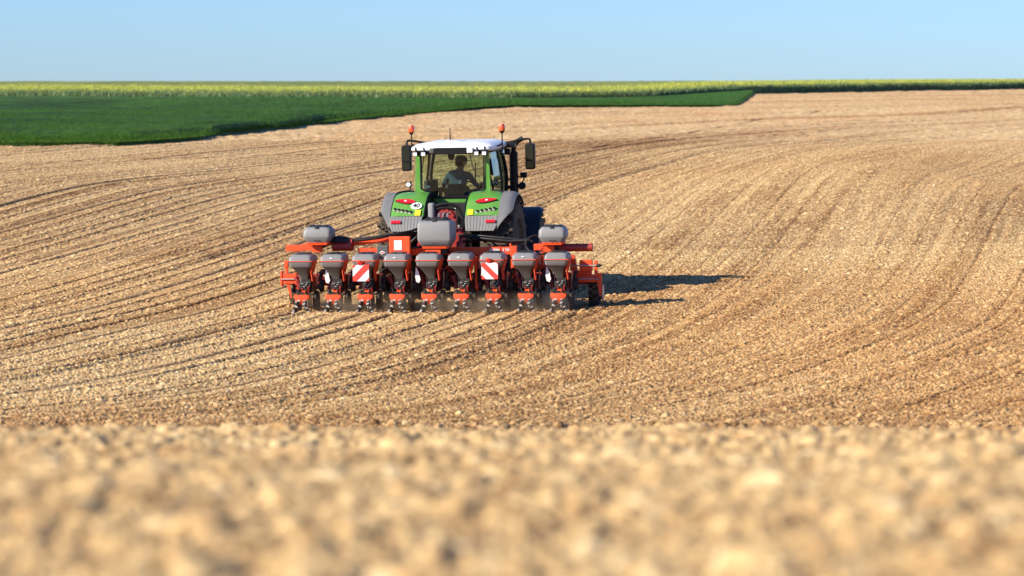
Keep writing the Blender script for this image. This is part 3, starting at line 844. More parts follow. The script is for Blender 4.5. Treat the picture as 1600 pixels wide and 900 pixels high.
# seals round the rear window, window glass
bm = B()
tube(bm, [(p[0] * 0.975, YB - 0.006, p[1]) for p in win] + [(win[0][0] * 0.975, YB - 0.006, win[0][1])], 0.021, 6, curve=False)
link('window_seal', bm, M['black'], cabf)
bm = B()
prism(bm, [(p[0] * 0.975, p[1] + (0.006 if p[1] < 2 else 0)) for p in win], 'y', YB + 0.005, YB + 0.010)
link('rear_window', bm, M['glass'], cabf)
bm = B(); prism(bm, [(-0.58, 2.43), (-0.63, 1.95), (-0.58, 1.45), (0.58, 1.45), (0.63, 1.95), (0.58, 2.43)], 'y', YF + 0.002, YF + 0.007)
link('windscreen', bm, M['glass'], cabf)
for s in (-1, 1):
    bm = B(); g = []
    for z, bx in ((1.24, 0.655), (1.6, 0.68), (1.95, 0.70), (2.2, 0.67), (2.44, 0.635)):
        g.append([bm.verts.new((s * (bx - 0.01 + o), y, z)) for o in (0, 0.005) for y in (YB + 0.08, YF - 0.03)])
    for i in range(4):
        bm.faces.new((g[i][0], g[i][1], g[i + 1][1], g[i + 1][0])); bm.faces.new((g[i][2], g[i + 1][2], g[i + 1][3], g[i][3]))
    link('side_window', bm, M['sideglass'], cabf)
# interior trim left rear quarter, console, monitor
bm = B()
ab(bm, -0.53, -0.36, 0.3, 0.75, 1.2, 1.98, 0.03)
link('rear_trim', bm, M['seat'], cabf); bm = B()
ab(bm, 0.28, 0.50, 0.6, 1.35, 1.2, 1.72, 0.03)
link('console', bm, M['seat'], cabf); bm = B()
ab(bm, -0.1, 0.16, 1.45, 1.6, 1.2, 1.75, 0.03)
link('dashboard', bm, M['seat'], cabf)
bm = B(); box(bm, (0.44, 1.35, 2.15), (0.16, 0.03, 0.28), Matrix.Rotation(R(8), 3, 'Y'), 0.01); tube(bm, [(0.44, 1.35, 2.0), (0.46, 1.4, 1.8), (0.48, 1.4, 1.6)], 0.014)
link('monitor', bm, M['black'], cabf)
bm = B(); cyl(bm, (-0.23, 1.25, 2.36), (-0.21, 1.27, 2.36), 0.085, seg=24); tube(bm, [(-0.22, 1.26, 2.36), (-0.25, 1.4, 2.44)], 0.012)
link('fan', bm, M['black'], cabf)
bm = B()
for k in range(24):
    a0, a1 = k * PI / 12, (k + 1) * PI / 12
    c = Vector((0.03, 1.38, 1.80)); rt = Matrix.Rotation(R(-35), 3, 'X')
    p = [c + rt @ Vector((0.19 * math.cos(a), 0.19 * math.sin(a), 0)) for a in (a0, a1)]
    cyl(bm, p[0], p[1], 0.014, seg=6)
cyl(bm, (0.03, 1.38, 1.80), (0.03, 1.5, 1.65), 0.03)
link('steering_wheel', bm, M['black'], cabf)
bm = B()
tube(bm, [(0.36, 0.95, 1.70), (0.37, 0.93, 1.80), (0.365, 0.92, 1.83)], 0.014); loft(bm, [(1.81, 0.365, 0.92, 0.02, 0.02, 0.015), (1.86, 0.365, 0.92, 0.045, 0.03, 0.025), (1.90, 0.365, 0.92, 0.035, 0.03, 0.025)])
link('joystick', bm, M['black'], cabf, True)
bm = B(); ab(bm, -0.47, -0.39, 0.135, 0.14, 1.865, 1.90); link('sticker', bm, M['sticker'], cabf)
bm = B(); tube(bm, [(0.30, YB - 0.02, 2.45), (0.34, YB - 0.025, 2.25), (0.40, YB - 0.02, 2.08)], 0.007, 6); ab(bm, 0.385, 0.40, YB - 0.025, YB - 0.012, 1.98, 2.28)
link('wiper', bm, M['black'], cabf)
# seat
bm = B()
loft(bm, [(1.50, -0.03, 0.80, 0.25, 0.26, 0.08), (1.62, -0.03, 0.80, 0.26, 0.27, 0.10), (1.66, -0.03, 0.80, 0.22, 0.24, 0.10)])
loft(bm, [(1.18, -0.03, 0.80, 0.16, 0.2, 0.05), (1.5, -0.03, 0.80, 0.2, 0.22, 0.05)])
st = link('seat', bm, M['seat'], cabf, True)
bm = B(); prism(bm, [(-0.22, 1.62), (-0.23, 1.84), (-0.18, 1.90), (0.12, 1.90), (0.17, 1.84), (0.16, 1.62)], 'y', 0.52, 0.62, bev=0.03)
ab(bm, -0.15, 0.1, 0.505, 0.522, 1.68, 1.84, 0.006)
link('backrest', bm, M['seat'], st, True)
bm = B(); loft(bm, [(1.76, -0.29, 0.75, 0.045, 0.2, 0.03), (1.84, -0.29, 0.75, 0.05, 0.21, 0.04)]); ab(bm, -0.32, -0.27, 0.55, 0.62, 1.5, 1.77); link('armrest', bm, M['black'], st, True); bm = B(); loft(bm, [(1.74, 0.27, 0.80, 0.055, 0.24, 0.03), (1.80, 0.27, 0.80, 0.06, 0.25, 0.04)])
ab(bm, 0.25, 0.30, 0.55, 0.62, 1.5, 1.75)
link('armrest', bm, M['black'], st, True)

# roof
bm = B()
secs = [(2.468, 0, 0.92, 0.66, 0.86, 0.12), (2.50, 0, 0.92, 0.695, 0.90, 0.13), (2.545, 0, 0.92, 0.69, 0.89, 0.14), (2.59, 0, 0.93, 0.63, 0.80, 0.18), (2.615, 0, 0.95, 0.50, 0.66, 0.2), (2.622, 0, 0.95, 0.3, 0.4, 0.15)]
loft(bm, secs)
rf = link('roof', bm, M['white'], tr, True)
bm = B()
loft(bm, [(2.615, -0.05, 0.75, 0.16, 0.30, 0.06), (2.628, -0.05, 0.75, 0.14, 0.28, 0.06)])
for x in (-0.36, 0.33): loft(bm, [(2.58, x, 0.6, 0.06, 0.26, 0.05), (2.618, x, 0.6, 0.04, 0.22, 0.035)])
link('roof_rib', bm, M['white'], rf, True)
bm = B(); ab(bm, -0.28, 0.27, -0.02, 0.10, 2.425, 2.535, 0.01); ab(bm, -0.62, 0.62, 0.04, 0.14, 2.425, 2.478, 0.008)
link('air_intake', bm, M['black'], rf)
bm = B(); ab(bm, 0.275, 0.375, -0.025, 0.06, 2.445, 2.535, 0.012); link('number_plate_lamp', bm, M['sticker'], rf)
bm = B(); ab(bm, -0.36, -0.285, -0.02, 0.08, 2.445, 2.53, 0.015); link('rear_camera', bm, M['hopperdk'], rf)
for x in (-0.60, -0.46, 0.44, 0.57):
    bm = B(); loft(bm, [(2.40, x, -0.01, 0.045, 0.035, 0.015), (2.475, x, 0.0, 0.05, 0.045, 0.02)]); tube(bm, [(x, 0.0, 2.46), (x, 0.03, 2.53), (x, 0.08, 2.54)], 0.014)
    w = link('work_light', bm, M['black'], rf, True)
    bm = B(); box(bm, (x, -0.047, 2.436), (0.068, 0.008, 0.058), bev=0.003); link('lens', bm, M['lamp'], w)
# antenna
bm = B(); cyl(bm, (-0.22, 1.2, 2.6), (-0.22, 1.2, 2.83), 0.011, 0.007, 8); cyl(bm, (-0.22, 1.2, 2.595), (-0.22, 1.2, 2.64), 0.016, 0.008, 10)
link('antenna', bm, M['black'], tr)
# beacons
for s in (-1, 1):
    bx = s * 0.775
    bm = B(); tube(bm, [(s * 0.62, 0.62, 2.52), (s * 0.72, 0.6, 2.54), (bx, 0.6, 2.58)], 0.018); cyl(bm, (bx, 0.6, 2.44), (bx, 0.6, 2.755), 0.011); cyl(bm, (bx, 0.6, 2.745), (bx, 0.6, 2.785), 0.022, 0.05)
    be = link('beacon', bm, M['black'], tr)
    bm = B(); loft(bm, [(2.786, bx, 0.6, 0.052, 0.052, 0.05), (2.80, bx, 0.6, 0.055, 0.055, 0.053), (2.87, bx, 0.6, 0.05, 0.05, 0.048), (2.90, bx, 0.6, 0.038, 0.038, 0.036), (2.905, bx, 0.6, 0.02, 0.02, 0.018)])
    link('amber_lens', bm, M['amber'], be, True)
# mirrors
for s in (-1, 1):
    mx_ = s * 1.08
    bm = B(); 
    tube(bm, [(s * 0.60, 1.66, 2.50), (s * 0.78, 1.74, 2.56), (s * 1.0, 1.76, 2.60), (s * 1.07, 1.74, 2.59), (mx_, 1.72, 2.52)], 0.020)
    prism(bm, [(s * 0.62, 2.55), (s * 0.62, 2.42), (s * 0.86, 2.56), (s * 0.86, 2.60)], 'y', 1.69, 1.72)
    ma = link('mirror_arm', bm, M['black'], tr, True)
    bm = B(); prism(bm, [(mx_ - 0.085, 2.50), (mx_ - 0.08, 2.10), (mx_ - 0.06, 2.08), (mx_ + 0.06, 2.08), (mx_ + 0.085, 2.10), (mx_ + 0.085, 2.50), (mx_ + 0.06, 2.525), (mx_ - 0.06, 2.525)], 'y', 1.65, 1.76, bev=0.012)
    mh = link('mirror', bm, M['black'], ma, True)
    bm = B(); ab(bm, mx_ - 0.062, mx_ + 0.062, 1.642, 1.649, 2.25, 2.50, 0.002); ab(bm, mx_ - 0.062, mx_ + 0.062, 1.642, 1.649, 2.105, 2.225, 0.002)
    link('mirror_pane', bm, M['mirror'], ma)
# exhaust on the right front corner
bm = B()
cyl(bm, (0.76, 1.88, 1.55), (0.76, 1.88, 2.38), 0.075, seg=20)
tube(bm, [(0.76, 1.88, 2.36), (0.77, 1.88, 2.46), (0.84, 1.88, 2.56), (0.93, 1.88, 2.61)], 0.045)
tube(bm, [(0.62, 1.85, 1.15), (0.72, 1.88, 1.30), (0.76, 1.88, 1.58)], 0.09)
ab(bm, 0.60, 0.78, 1.82, 1.92, 1.74, 1.80); ab(bm, 0.6, 0.74, 1.84, 1.88, 1.90, 1.925)
ex = link('exhaust_pipe', bm, M['black'], tr, True)
bm = B(); ab(bm, 0.60, 0.83, 1.55, 1.85, 2.46, 2.56, 0.02); ab(bm, 0.66, 0.76, 1.5, 1.6, 2.34, 2.45, 0.02); link('step_lamp', bm, M['black'], tr)
bm = B(); loft(bm, [(1.93, 0.93, 1.88, 0.055, 0.05, 0.02), (2.02, 0.93, 1.88, 0.06, 0.05, 0.02)]); tube(bm, [(0.8, 1.88, 1.95), (0.93, 1.88, 1.93), (0.90, 1.88, 1.84)], 0.012)
cyl(bm, (0.90, 1.84, 1.79), (0.90, 1.92, 1.79), 0.065)
link('side_lamp', bm, M['black'], tr)
# lamps and grab rails at the fender tops
for s, yy, xx in ((-1, 0.3, -0.79), (1, 0.45, 0.66)):
    bm = B(); tube(bm, [(xx, yy, 1.75), (xx - s * 0.03, yy + 0.02, 1.85), (xx, yy, 1.92)], 0.012)
    loft(bm, [(1.87, xx, yy + 0.04, 0.045, 0.04, 0.03), (1.96, xx, yy + 0.04, 0.045, 0.04, 0.03)])
    l = link('work_light', bm, M['black'], tr, True)
    bm = B(); cyl(bm, (xx, yy - 0.012, 1.915), (xx, yy - 0.002, 1.915), 0.038, seg=20); link('lens', bm, M['lamp'], l)
    bm = B(); tube(bm, [(s * 0.66, 0.1, 1.80), (s * 0.78, 0.0, 1.81), (s * 0.90, -0.15, 1.78), (s * 0.98, -0.25, 1.70)], 0.022)
    tube(bm, [(s * 0.66, 0.1, 1.73), (s * 0.76, 0.02, 1.74), (s * 0.86, -0.1, 1.75)], 0.012)
    link('grab_rail', bm, M['black'], tr, True)

# ---------------------------------------------------------------- driver
def skin_person():
    r = thing('person', T_M.copy(), 'driver in grey-blue shirt and dark cap sitting in the tractor cab', 'person')
    J = {'pel': (-0.02, 0.76, 1.72, .135, .12), 'sp': (-0.02, 0.73, 1.86, .135, .11), 'ch': (-0.01, 0.76, 2.00, .155, .115), 'nb': (0.0, 0.80, 2.10, .09, .085),
         'nk': (0.01, 0.83, 2.14, .052, .052), 'hd0': (0.02, 0.85, 2.19, .062, .07), 'hd1': (0.025, 0.86, 2.25, .076, .092), 'hd2': (0.025, 0.855, 2.305, .066, .08),
         'sl': (-0.17, 0.79, 2.045, .062, .062), 'el': (-0.30, 0.86, 1.86, .046, .046), 'wl': (-0.15, 1.14, 1.86, .03, .03), 'hl': (-0.11, 1.20, 1.87, .028, .02),
         'sr': (0.16, 0.80, 2.045, .062, .062), 'er': (0.27, 0.84, 1.87, .046, .046), 'wr': (0.34, 0.98, 1.80, .03, .03), 'hr': (0.352, 1.0, 1.80, .028, .02),
         'tl': (-0.12, 0.82, 1.72, .085, .085), 'kl': (-0.14, 1.22, 1.70, .06, .06), 'al': (-0.14, 1.36, 1.28, .04, .04), 'fl': (-0.14, 1.48, 1.21, .032, .028),
         'tr': (0.10, 0.82, 1.72, .085, .085), 'kr': (0.13, 1.22, 1.70, .06, .06), 'ar': (0.13, 1.38, 1.28, .04, .04), 'fr': (0.13, 1.50, 1.21, .032, .028)}
    E_ = [('pel', 'sp'), ('sp', 'ch'), ('ch', 'nb'), ('nb', 'nk'), ('nk', 'hd0'), ('hd0', 'hd1'), ('hd1', 'hd2'), ('ch', 'sl'), ('sl', 'el'), ('el', 'wl'), ('wl', 'hl'),
          ('ch', 'sr'), ('sr', 'er'), ('er', 'wr'), ('wr', 'hr'), ('pel', 'tl'), ('tl', 'kl'), ('kl', 'al'), ('al', 'fl'), ('pel', 'tr'), ('tr', 'kr'), ('kr', 'ar'), ('ar', 'fr')]
    for side, w, h in (('l', 'wl', 'hl'), ('r', 'wr', 'hr')):        # fingers and thumb
        hp = Vector(J[h][:3]); d = (hp - Vector(J[w][:3])).normalized(); sd = d.cross(Vector((0, 0, 1))).normalized()
        for k in range(4):
            o = sd * (k - 1.5) * 0.019
            a = hp + d * 0.03 + o; L = (0.032, 0.038, 0.036, 0.028)[k]
            J[f'{side}f{k}a'] = (*a, .0095, .0095); J[f'{side}f{k}b'] = (*(a + d * L + Vector((0, 0, -0.012))), .0085, .0085); J[f'{side}f{k}c'] = (*(a + d * L * 1.1 + Vector((0, 0, -0.036))), .0075, .0075)
            E_ += [(h, f'{side}f{k}a'), (f'{side}f{k}a', f'{side}f{k}b'), (f'{side}f{k}b', f'{side}f{k}c')]
        t = hp - sd * 0.03 * (1 if side == 'r' else -1)
        J[side + 't0'] = (*t, .011, .011); J[side + 't1'] = (*(t + d * 0.03 + Vector((0, 0, -0.015))), .009, .009); E_ += [(h, side + 't0'), (side + 't0', side + 't1')]
    keys = list(J); idx = {k: i for i, k in enumerate(keys)}
    me = bpy.data.meshes.new('person_skeleton'); me.from_pydata([J[k][:3] for k in keys], [(idx[a], idx[b]) for a, b in E_], [])
    o = bpy.data.objects.new('tmp', me); COL.objects.link(o)
    md = o.modifiers.new('s', 'SKIN'); md.use_smooth_shade = True
    for i, k in enumerate(keys):
        me.skin_vertices[0].data[i].radius = J[k][3:5]; me.skin_vertices[0].data[i].use_root = (k == 'pel')
    sb = o.modifiers.new('u', 'SUBSURF'); sb.levels = 2; sb.render_levels = 2
    dg = bpy.context.evaluated_depsgraph_get()
    bmz = bpy.data.meshes.new_from_object(o.evaluated_get(dg)); bpy.data.objects.remove(o)
    bmz.materials.clear()
    for k in ('shirt', 'skin', 'trousers'): bmz.materials.append(M[k])
    for p in bmz.polygons:
        c = p.center; mi = 0
        if c.z > 2.135 and abs(c.x) < 0.14: mi = 1
        elif (c.y > 1.06 and c.z > 1.78) or (c.x > 0.30 and c.y > 0.93): mi = 1
        elif c.z < 1.80 and abs(c.x) < 0.24: mi = 2
        p.material_index = mi
    b = bpy.data.objects.new('body', bmz); COL.objects.link(b); b.parent = r
    # head turned to the right: face features towards +x +y
    q = Matrix.Translation((0.025, 0.855, 2.245)) @ Matrix.Rotation(R(-48), 4, 'Z')
    bm = B()
    prism(bm, [(0.085, -0.03), (0.108, -0.035), (0.09, 0.02)], 'x', -0.012, 0.012)
    for s in (-1, 1): loft(bm, [(-0.03, s * 0.078, 0.0, 0.008, 0.018, 0.007), (0.025, s * 0.082, -0.005, 0.01, 0.022, 0.009)])
    bmesh.ops.transform(bm, matrix=q, verts=bm.verts); link('face', bm, M['skin'], r, True)
    bm = B()
    for s in (-1, 1): cyl(bm, (s * 0.03, 0.084, 0.015), (s * 0.03, 0.09, 0.015), 0.009, seg=8)
    ab(bm, -0.022, 0.022, 0.082, 0.087, -0.056, -0.050)
    bmesh.ops.transform(bm, matrix=q, verts=bm.verts); link('eye', bm, M['ink'], r)
    bm = B()
    loft(bm, [(0.025, 0, 0, 0.09, 0.105, 0.085), (0.06, 0, 0, 0.092, 0.106, 0.088), (0.10, 0, -0.005, 0.08, 0.092, 0.078), (0.125, 0, -0.01, 0.045, 0.05, 0.04), (0.13, 0, -0.01, 0.012, 0.012, 0.01)])
    prism(bm, [(-0.075, 0.06), (-0.06, 0.14), (-0.03, 0.17), (0.03, 0.17), (0.06, 0.14), (0.075, 0.06)], 'z', 0.028, 0.036)
    bmesh.ops.transform(bm, matrix=q, verts=bm.verts); link('cap', bm, M['cap'], r, True)
    bm = B(); loft(bm, [(-0.05, 0, -0.035, 0.07, 0.06, 0.05), (0.0, 0, -0.03, 0.085, 0.075, 0.07), (0.03, 0, -0.02, 0.088, 0.08, 0.075)])
    bmesh.ops.transform(bm, matrix=q, verts=bm.verts); link('hair', bm, M['ink'], r, True)
skin_person()

# ---------------------------------------------------------------- planter
PX, PY = -1.25, 50.0
pz = float(base_z(np.array([PX]), np.array([PY]))[0])
P_M = frame_matrix((PX, PY, pz + 0.0), 9, 1.0, 0.9)
pl = thing('planter', P_M, 'wide orange-red nine-row precision planter with grey hoppers behind the tractor', 'planter')

# main frame
bm = B()
ab(bm, -1.30, 1.28, 0.42, 0.54, 0.86, 0.98, 0.010)                 # upper centre beam
for x in (-1.25, -0.62, 0.62, 1.22): ab(bm, x - 0.04, x + 0.04, 0.50, 0.66, 0.44, 0.92, 0.008)
fr = link('toolbar', bm, M['red'], pl)
bm = B(); ab(bm, -2.35, 2.50, 0.62, 0.76, 0.36, 0.50, 0.012); link('lower_toolbar', bm, M['darkred'], pl)  # red darkened in colour for the shade among the row units
bm = B()
for x in (-0.33, 0.33): prism(bm, [(0.5, 0.5), (0.9, 0.5), (1.05, 1.05), (0.9, 1.25), (0.5, 0.98)], 'x', x - 0.025, x + 0.025)
ab(bm, -0.36, 0.36, 0.9, 1.02, 0.48, 0.60, 0.01)
ab(bm, 0.13, 0.33, 0.80, 0.98, 0.55, 1.26, 0.02)
link('hitch_frame', bm, M['darkred'], pl)
for x in (-1.1, -0.2, 0.35, 0.84, 1.02):
    bm = B(); ab(bm, x - 0.008, x + 0.008, 0.41, 0.55, 0.85, 0.995); link('clamp', bm, M['red'], fr)
text_mesh('lettering', 'MAXIMA', 0.052, M['sticker'], fr, (0.93, 0.414, 0.935), bold=0.0015, sx=1.0)
text_mesh('lettering', '3 TD', 0.052, M['sticker'], fr, (1.12, 0.414, 0.935), bold=0.0015)

# side beams
bm = B()
ab(bm, -2.48, -2.22, 0.35, 0.46, 0.945, 1.045, 0.008); ab(bm, -2.225, -1.94, 0.34, 0.47, 0.955, 1.06, 0.008)
ab(bm, -2.02, -1.88, 0.26, 0.40, 0.93, 1.03, 0.008)
link('wing_beam', bm, M['red'], pl)
bm = B()
cyl(bm, (-1.72, 0.42, 1.02), (-1.40, 0.42, 1.02), 0.082, seg=20)
cyl(bm, (-1.42, 0.45, 1.04), (-1.39, 0.45, 1.04), 0.10, seg=20)
link('fan_drive', bm, M['darkred'], pl, True)
bm = B()
tube(bm, [(-1.95, 0.5, 1.02), (-1.80, 0.45, 1.08), (-1.6, 0.4, 1.13), (-1.42, 0.45, 1.09)], 0.06, 12)
loft(bm, [(1.09, -1.6, 0.42, 0.14, 0.12, 0.08), (1.15, -1.6, 0.42, 0.10, 0.08, 0.06)])
link('hose_cover', bm, M['lid'], pl, True)
bm = B()
prism(bm, [(-1.42, 1.01), (-1.42, 1.07), (-0.74, 1.155), (-0.74, 1.085)], 'y', 0.50, 0.57)
link('diagonal_bar', bm, M['red'], pl)
bm = B()
ab(bm, 1.58, 1.93, 0.35, 0.47, 0.93, 1.03, 0.008); ab(bm, 1.74, 1.92, 0.28, 0.4, 0.90, 1.0, 0.008)
for z in (0.93, 0.97, 1.01): cyl(bm, (1.74, 0.27, z), (1.74, 0.29, z), 0.012, seg=6)
link('wing_beam', bm, M['red'], pl)
bm = B(); cyl(bm, (1.96, 0.42, 0.965), (2.52, 0.42, 0.965), 0.062, seg=20)
for x in (2.08, 2.26, 2.51): cyl(bm, (x - 0.008, 0.42, 0.965), (x + 0.008, 0.42, 0.965), 0.068, seg=20)
link('wing_tube', bm, M['darkred'], pl, True)
bm = B(); ab(bm, 1.90, 1.985, 0.34, 0.48, 0.90, 1.03, 0.01); link('clamp', bm, M['iron'], pl)

# tall orange panel with white sticker, grey box with emblem
bm = B(); ab(bm, -0.74, -0.40, 0.16, 0.24, 0.86, 1.18, 0.012); pn = link('control_box', bm, M['red'], pl)
bm = B(); ab(bm, -0.655, -0.53, 0.153, 0.158, 0.965, 1.12); link('sticker', bm, M['sticker'], pn)
bm = B(); ab(bm, -0.945, -0.76, 0.17, 0.26, 0.82, 1.035, 0.012); gb = link('tool_box', bm, M['hopperdk'], pl)
bm = B(); prism(bm, [(-0.90, 0.925), (-0.853, 0.896), (-0.805, 0.925), (-0.853, 0.954)], 'y', 0.163, 0.168); link('emblem', bm, M['sticker'], gb)
bm = B(); ab(bm, -0.875, -0.83, 0.159, 0.162, 0.915, 0.935); link('emblem_bar', bm, M['signred'], gb)
bm = B(); ab(bm, -1.08, -0.95, 0.30, 0.42, 0.90, 0.98, 0.01); cyl(bm, (-1.12, 0.36, 0.94), (-1.06, 0.36, 0.94), 0.045); link('bracket', bm, M['red'], pl)

# fertilizer / granule hoppers
def big_hopper(name, cx, cy, z0, z1, hw, hd, lab, boxy=False):
    H = z1 - z0
    bm = B()
    if boxy: loft(bm, [(z0, cx, cy, hw * 0.76, hd * 0.7, 0.03), (z0 + 0.03 * H, cx, cy, hw * 0.80, hd * 0.8, 0.03), (z0 + 0.22 * H, cx, cy, hw * 0.98, hd * 0.99, 0.035), (z0 + 0.27 * H, cx, cy, hw, hd, 0.035),
              (z0 + 0.80 * H, cx, cy, hw * 0.985, hd * 0.98, 0.035), (z0 + 0.88 * H, cx, cy, hw * 0.93, hd * 0.90, 0.04), (z0 + 0.925 * H, cx, cy, hw * 0.76, hd * 0.72, 0.04)])
    else:     loft(bm, [(z0, cx, cy, hw * 0.70, hd * 0.7, 0.04), (z0 + 0.06 * H, cx, cy, hw * 0.76, hd * 0.75, 0.05), (z0 + 0.34 * H, cx, cy, hw * 0.99, hd, 0.06), (z0 + 0.40 * H, cx, cy, hw, hd, 0.06),
              (z0 + 0.72 * H, cx, cy, hw * 0.97, hd * 0.97, 0.06), (z0 + 0.90 * H, cx, cy, hw * 0.80, hd * 0.80, 0.06), (z0 + 0.93 * H, cx, cy, hw * 0.70, hd * 0.7, 0.06)])
    h = link(name, bm, M['hopper'], pl, True, lab)
    bm = B()
    loft(bm, [(z0 + 0.915 * H, cx, cy, hw * 0.74, hd * 0.74, 0.05), (z0 + 0.96 * H, cx, cy, hw * 0.72, hd * 0.72, 0.05), (z0 + H, cx, cy, hw * 0.55, hd * 0.55, 0.05)])
    for x in (-0.5, 0, 0.5): loft(bm, [(z0 + 0.99 * H, cx + x * hw, cy, 0.012, hd * 0.5, 0.005), (z0 + 1.03 * H, cx + x * hw, cy, 0.01, hd * 0.45, 0.005)])
    loft(bm, [(z0 + 0.86 * H, cx, cy - hd * 0.86, 0.035, 0.015, 0.01), (z0 + 0.97 * H, cx, cy - hd * 0.72, 0.03, 0.02, 0.01)])
    link('hopper_lid', bm, M['lid'], h, True)
    bm = B()
    loft(bm, [(z0 - 0.03, cx, cy, hw * 0.74, hd * 0.74, 0.03), (z0 + 0.012, cx, cy, hw * 0.78, hd * 0.78, 0.03)])
    link('hopper_base', bm, M['red'], h, True)
    bm = B()
    for s in (-1, 1): cyl(bm, (cx + s * 0.03, cy - hd * 0.93, z0 + 0.16 * H), (cx + s * 0.03, cy - hd * 0.80, z0 + 0.16 * H), 0.011, seg=8)
    link('knob', bm, M['ink'], h)
    return h
big_hopper('granule_hopper', -1.91, 0.30, 1.085, 1.365, 0.235, 0.20, 'grey side hopper above the left end of the planter')
big_hopper('granule_hopper', 1.91, 0.30, 1.055, 1.335, 0.222, 0.20, 'grey side hopper above the right end of the planter')
big_hopper('centre_hopper', 0.035, 0.22, 1.02, 1.47, 0.275, 0.26, 'large grey hopper with dark lid at the middle of the planter', True)
bm = B(); ab(bm, -0.13, 0.12, 0.05, 0.4, 0.90, 0.985, 0.01); link('hopper_bracket', bm, M['red'], pl)
bm = B(); ab(bm, 0.12, 0.20, 0.1, 0.4, 0.90, 0.98, 0.01); link('blower_motor', bm, M['iron'], pl)

# blower behind the centre hopper
bm = B()
cyl(bm, (0.08, 0.86, 1.44), (0.08, 0.98, 1.44), 0.165, seg=28)
for k in range(5):
    a = R(20 + 32 * k); cyl(bm, (0.08 + 0.11 * math.cos(a), 0.82, 1.44 + 0.11 * math.sin(a)), (0.08 + 0.11 * math.cos(a), 0.86, 1.44 + 0.11 * math.sin(a)), 0.030, seg=12)
bl = link('blower', bm, M['darkred'], pl, True)
bm = B(); ab(bm, -0.05, 0.24, 0.85, 1.0, 1.0, 1.36, 0.02); link('blower_stand', bm, M['darkred'], bl)
bm = B(); loft(bm, [(1.36, -0.16, 0.85, 0.055, 0.06, 0.04), (1.66, -0.16, 0.85, 0.055, 0.06, 0.04), (1.68, -0.16, 0.85, 0.04, 0.045, 0.035)]); link('air_duct', bm, M['hopper'], bl, True)
bm = B(); tube(bm, [(-0.10, 0.85, 1.62), (0.0, 0.84, 1.655), (0.14, 0.84, 1.66), (0.27, 0.86, 1.60), (0.34, 0.88, 1.45), (0.36, 0.9, 1.2)], 0.026)
tube(bm, [(-0.10, 0.85, 1.57), (0.02, 0.84, 1.60), (0.15, 0.83, 1.595), (0.24, 0.84, 1.56)], 0.018)
link('blower_hose', bm, M['hose'], bl, True)
bm = B()
for x in (0.0, 0.07, 0.14): tube(bm, [(x, 0.62, 1.40), (x, 0.60, 1.49), (x + 0.02, 0.66, 1.52)], 0.018, 8)
link('outlet_pipe', bm, M['hopper'], bl, True)

# hoses
hoses = [([(-1.45, 0.45, 1.10), (-1.1, 0.42, 1.13), (-0.8, 0.45, 1.18), (-0.5, 0.6, 1.20), (-0.3, 0.8, 1.22)], 0.024),
         ([(-1.40, 0.5, 1.12), (-0.95, 0.48, 1.17), (-0.55, 0.55, 1.23), (-0.25, 0.8, 1.28)], 0.016),
         ([(-0.62, 0.7, 1.1), (-0.5, 0.75, 1.22), (-0.36, 0.8, 1.27), (-0.2, 0.9, 1.2)], 0.018),
         ([(-0.55, 0.5, 0.95), (-0.42, 0.45, 1.08), (-0.30, 0.5, 1.2), (-0.25, 0.8, 1.3)], 0.022),
         ([(-0.50, 0.3, 0.97), (-0.38, 0.26, 0.99), (-0.26, 0.3, 1.0), (-0.1, 0.42, 1.0)], 0.018),
         ([(0.30, 0.75, 1.16), (0.55, 0.6, 1.13), (0.9, 0.5, 1.10), (1.2, 0.45, 1.075), (1.5, 0.42, 1.09)], 0.026),
         ([(0.35, 0.8, 1.13), (0.6, 0.62, 1.16), (1.0, 0.5, 1.13), (1.3, 0.45, 1.10), (1.55, 0.42, 1.07)], 0.018),
         ([(0.35, 0.8, 1.05), (0.7, 0.62, 1.08), (1.1, 0.5, 1.05), (1.45, 0.45, 1.03)], 0.018),
         ([(1.72, 0.3, 1.16), (1.60, 0.22, 1.17), (1.49, 0.18, 1.10), (1.49, 0.16, 1.0), (1.58, 0.12, 0.92), (1.75, 0.10, 0.885), (1.95, 0.1, 0.88)], 0.017)]
for p, r_ in hoses:
    bm = B(); tube(bm, p, r_, 10); link('hose', bm, M['hose'], pl, True)

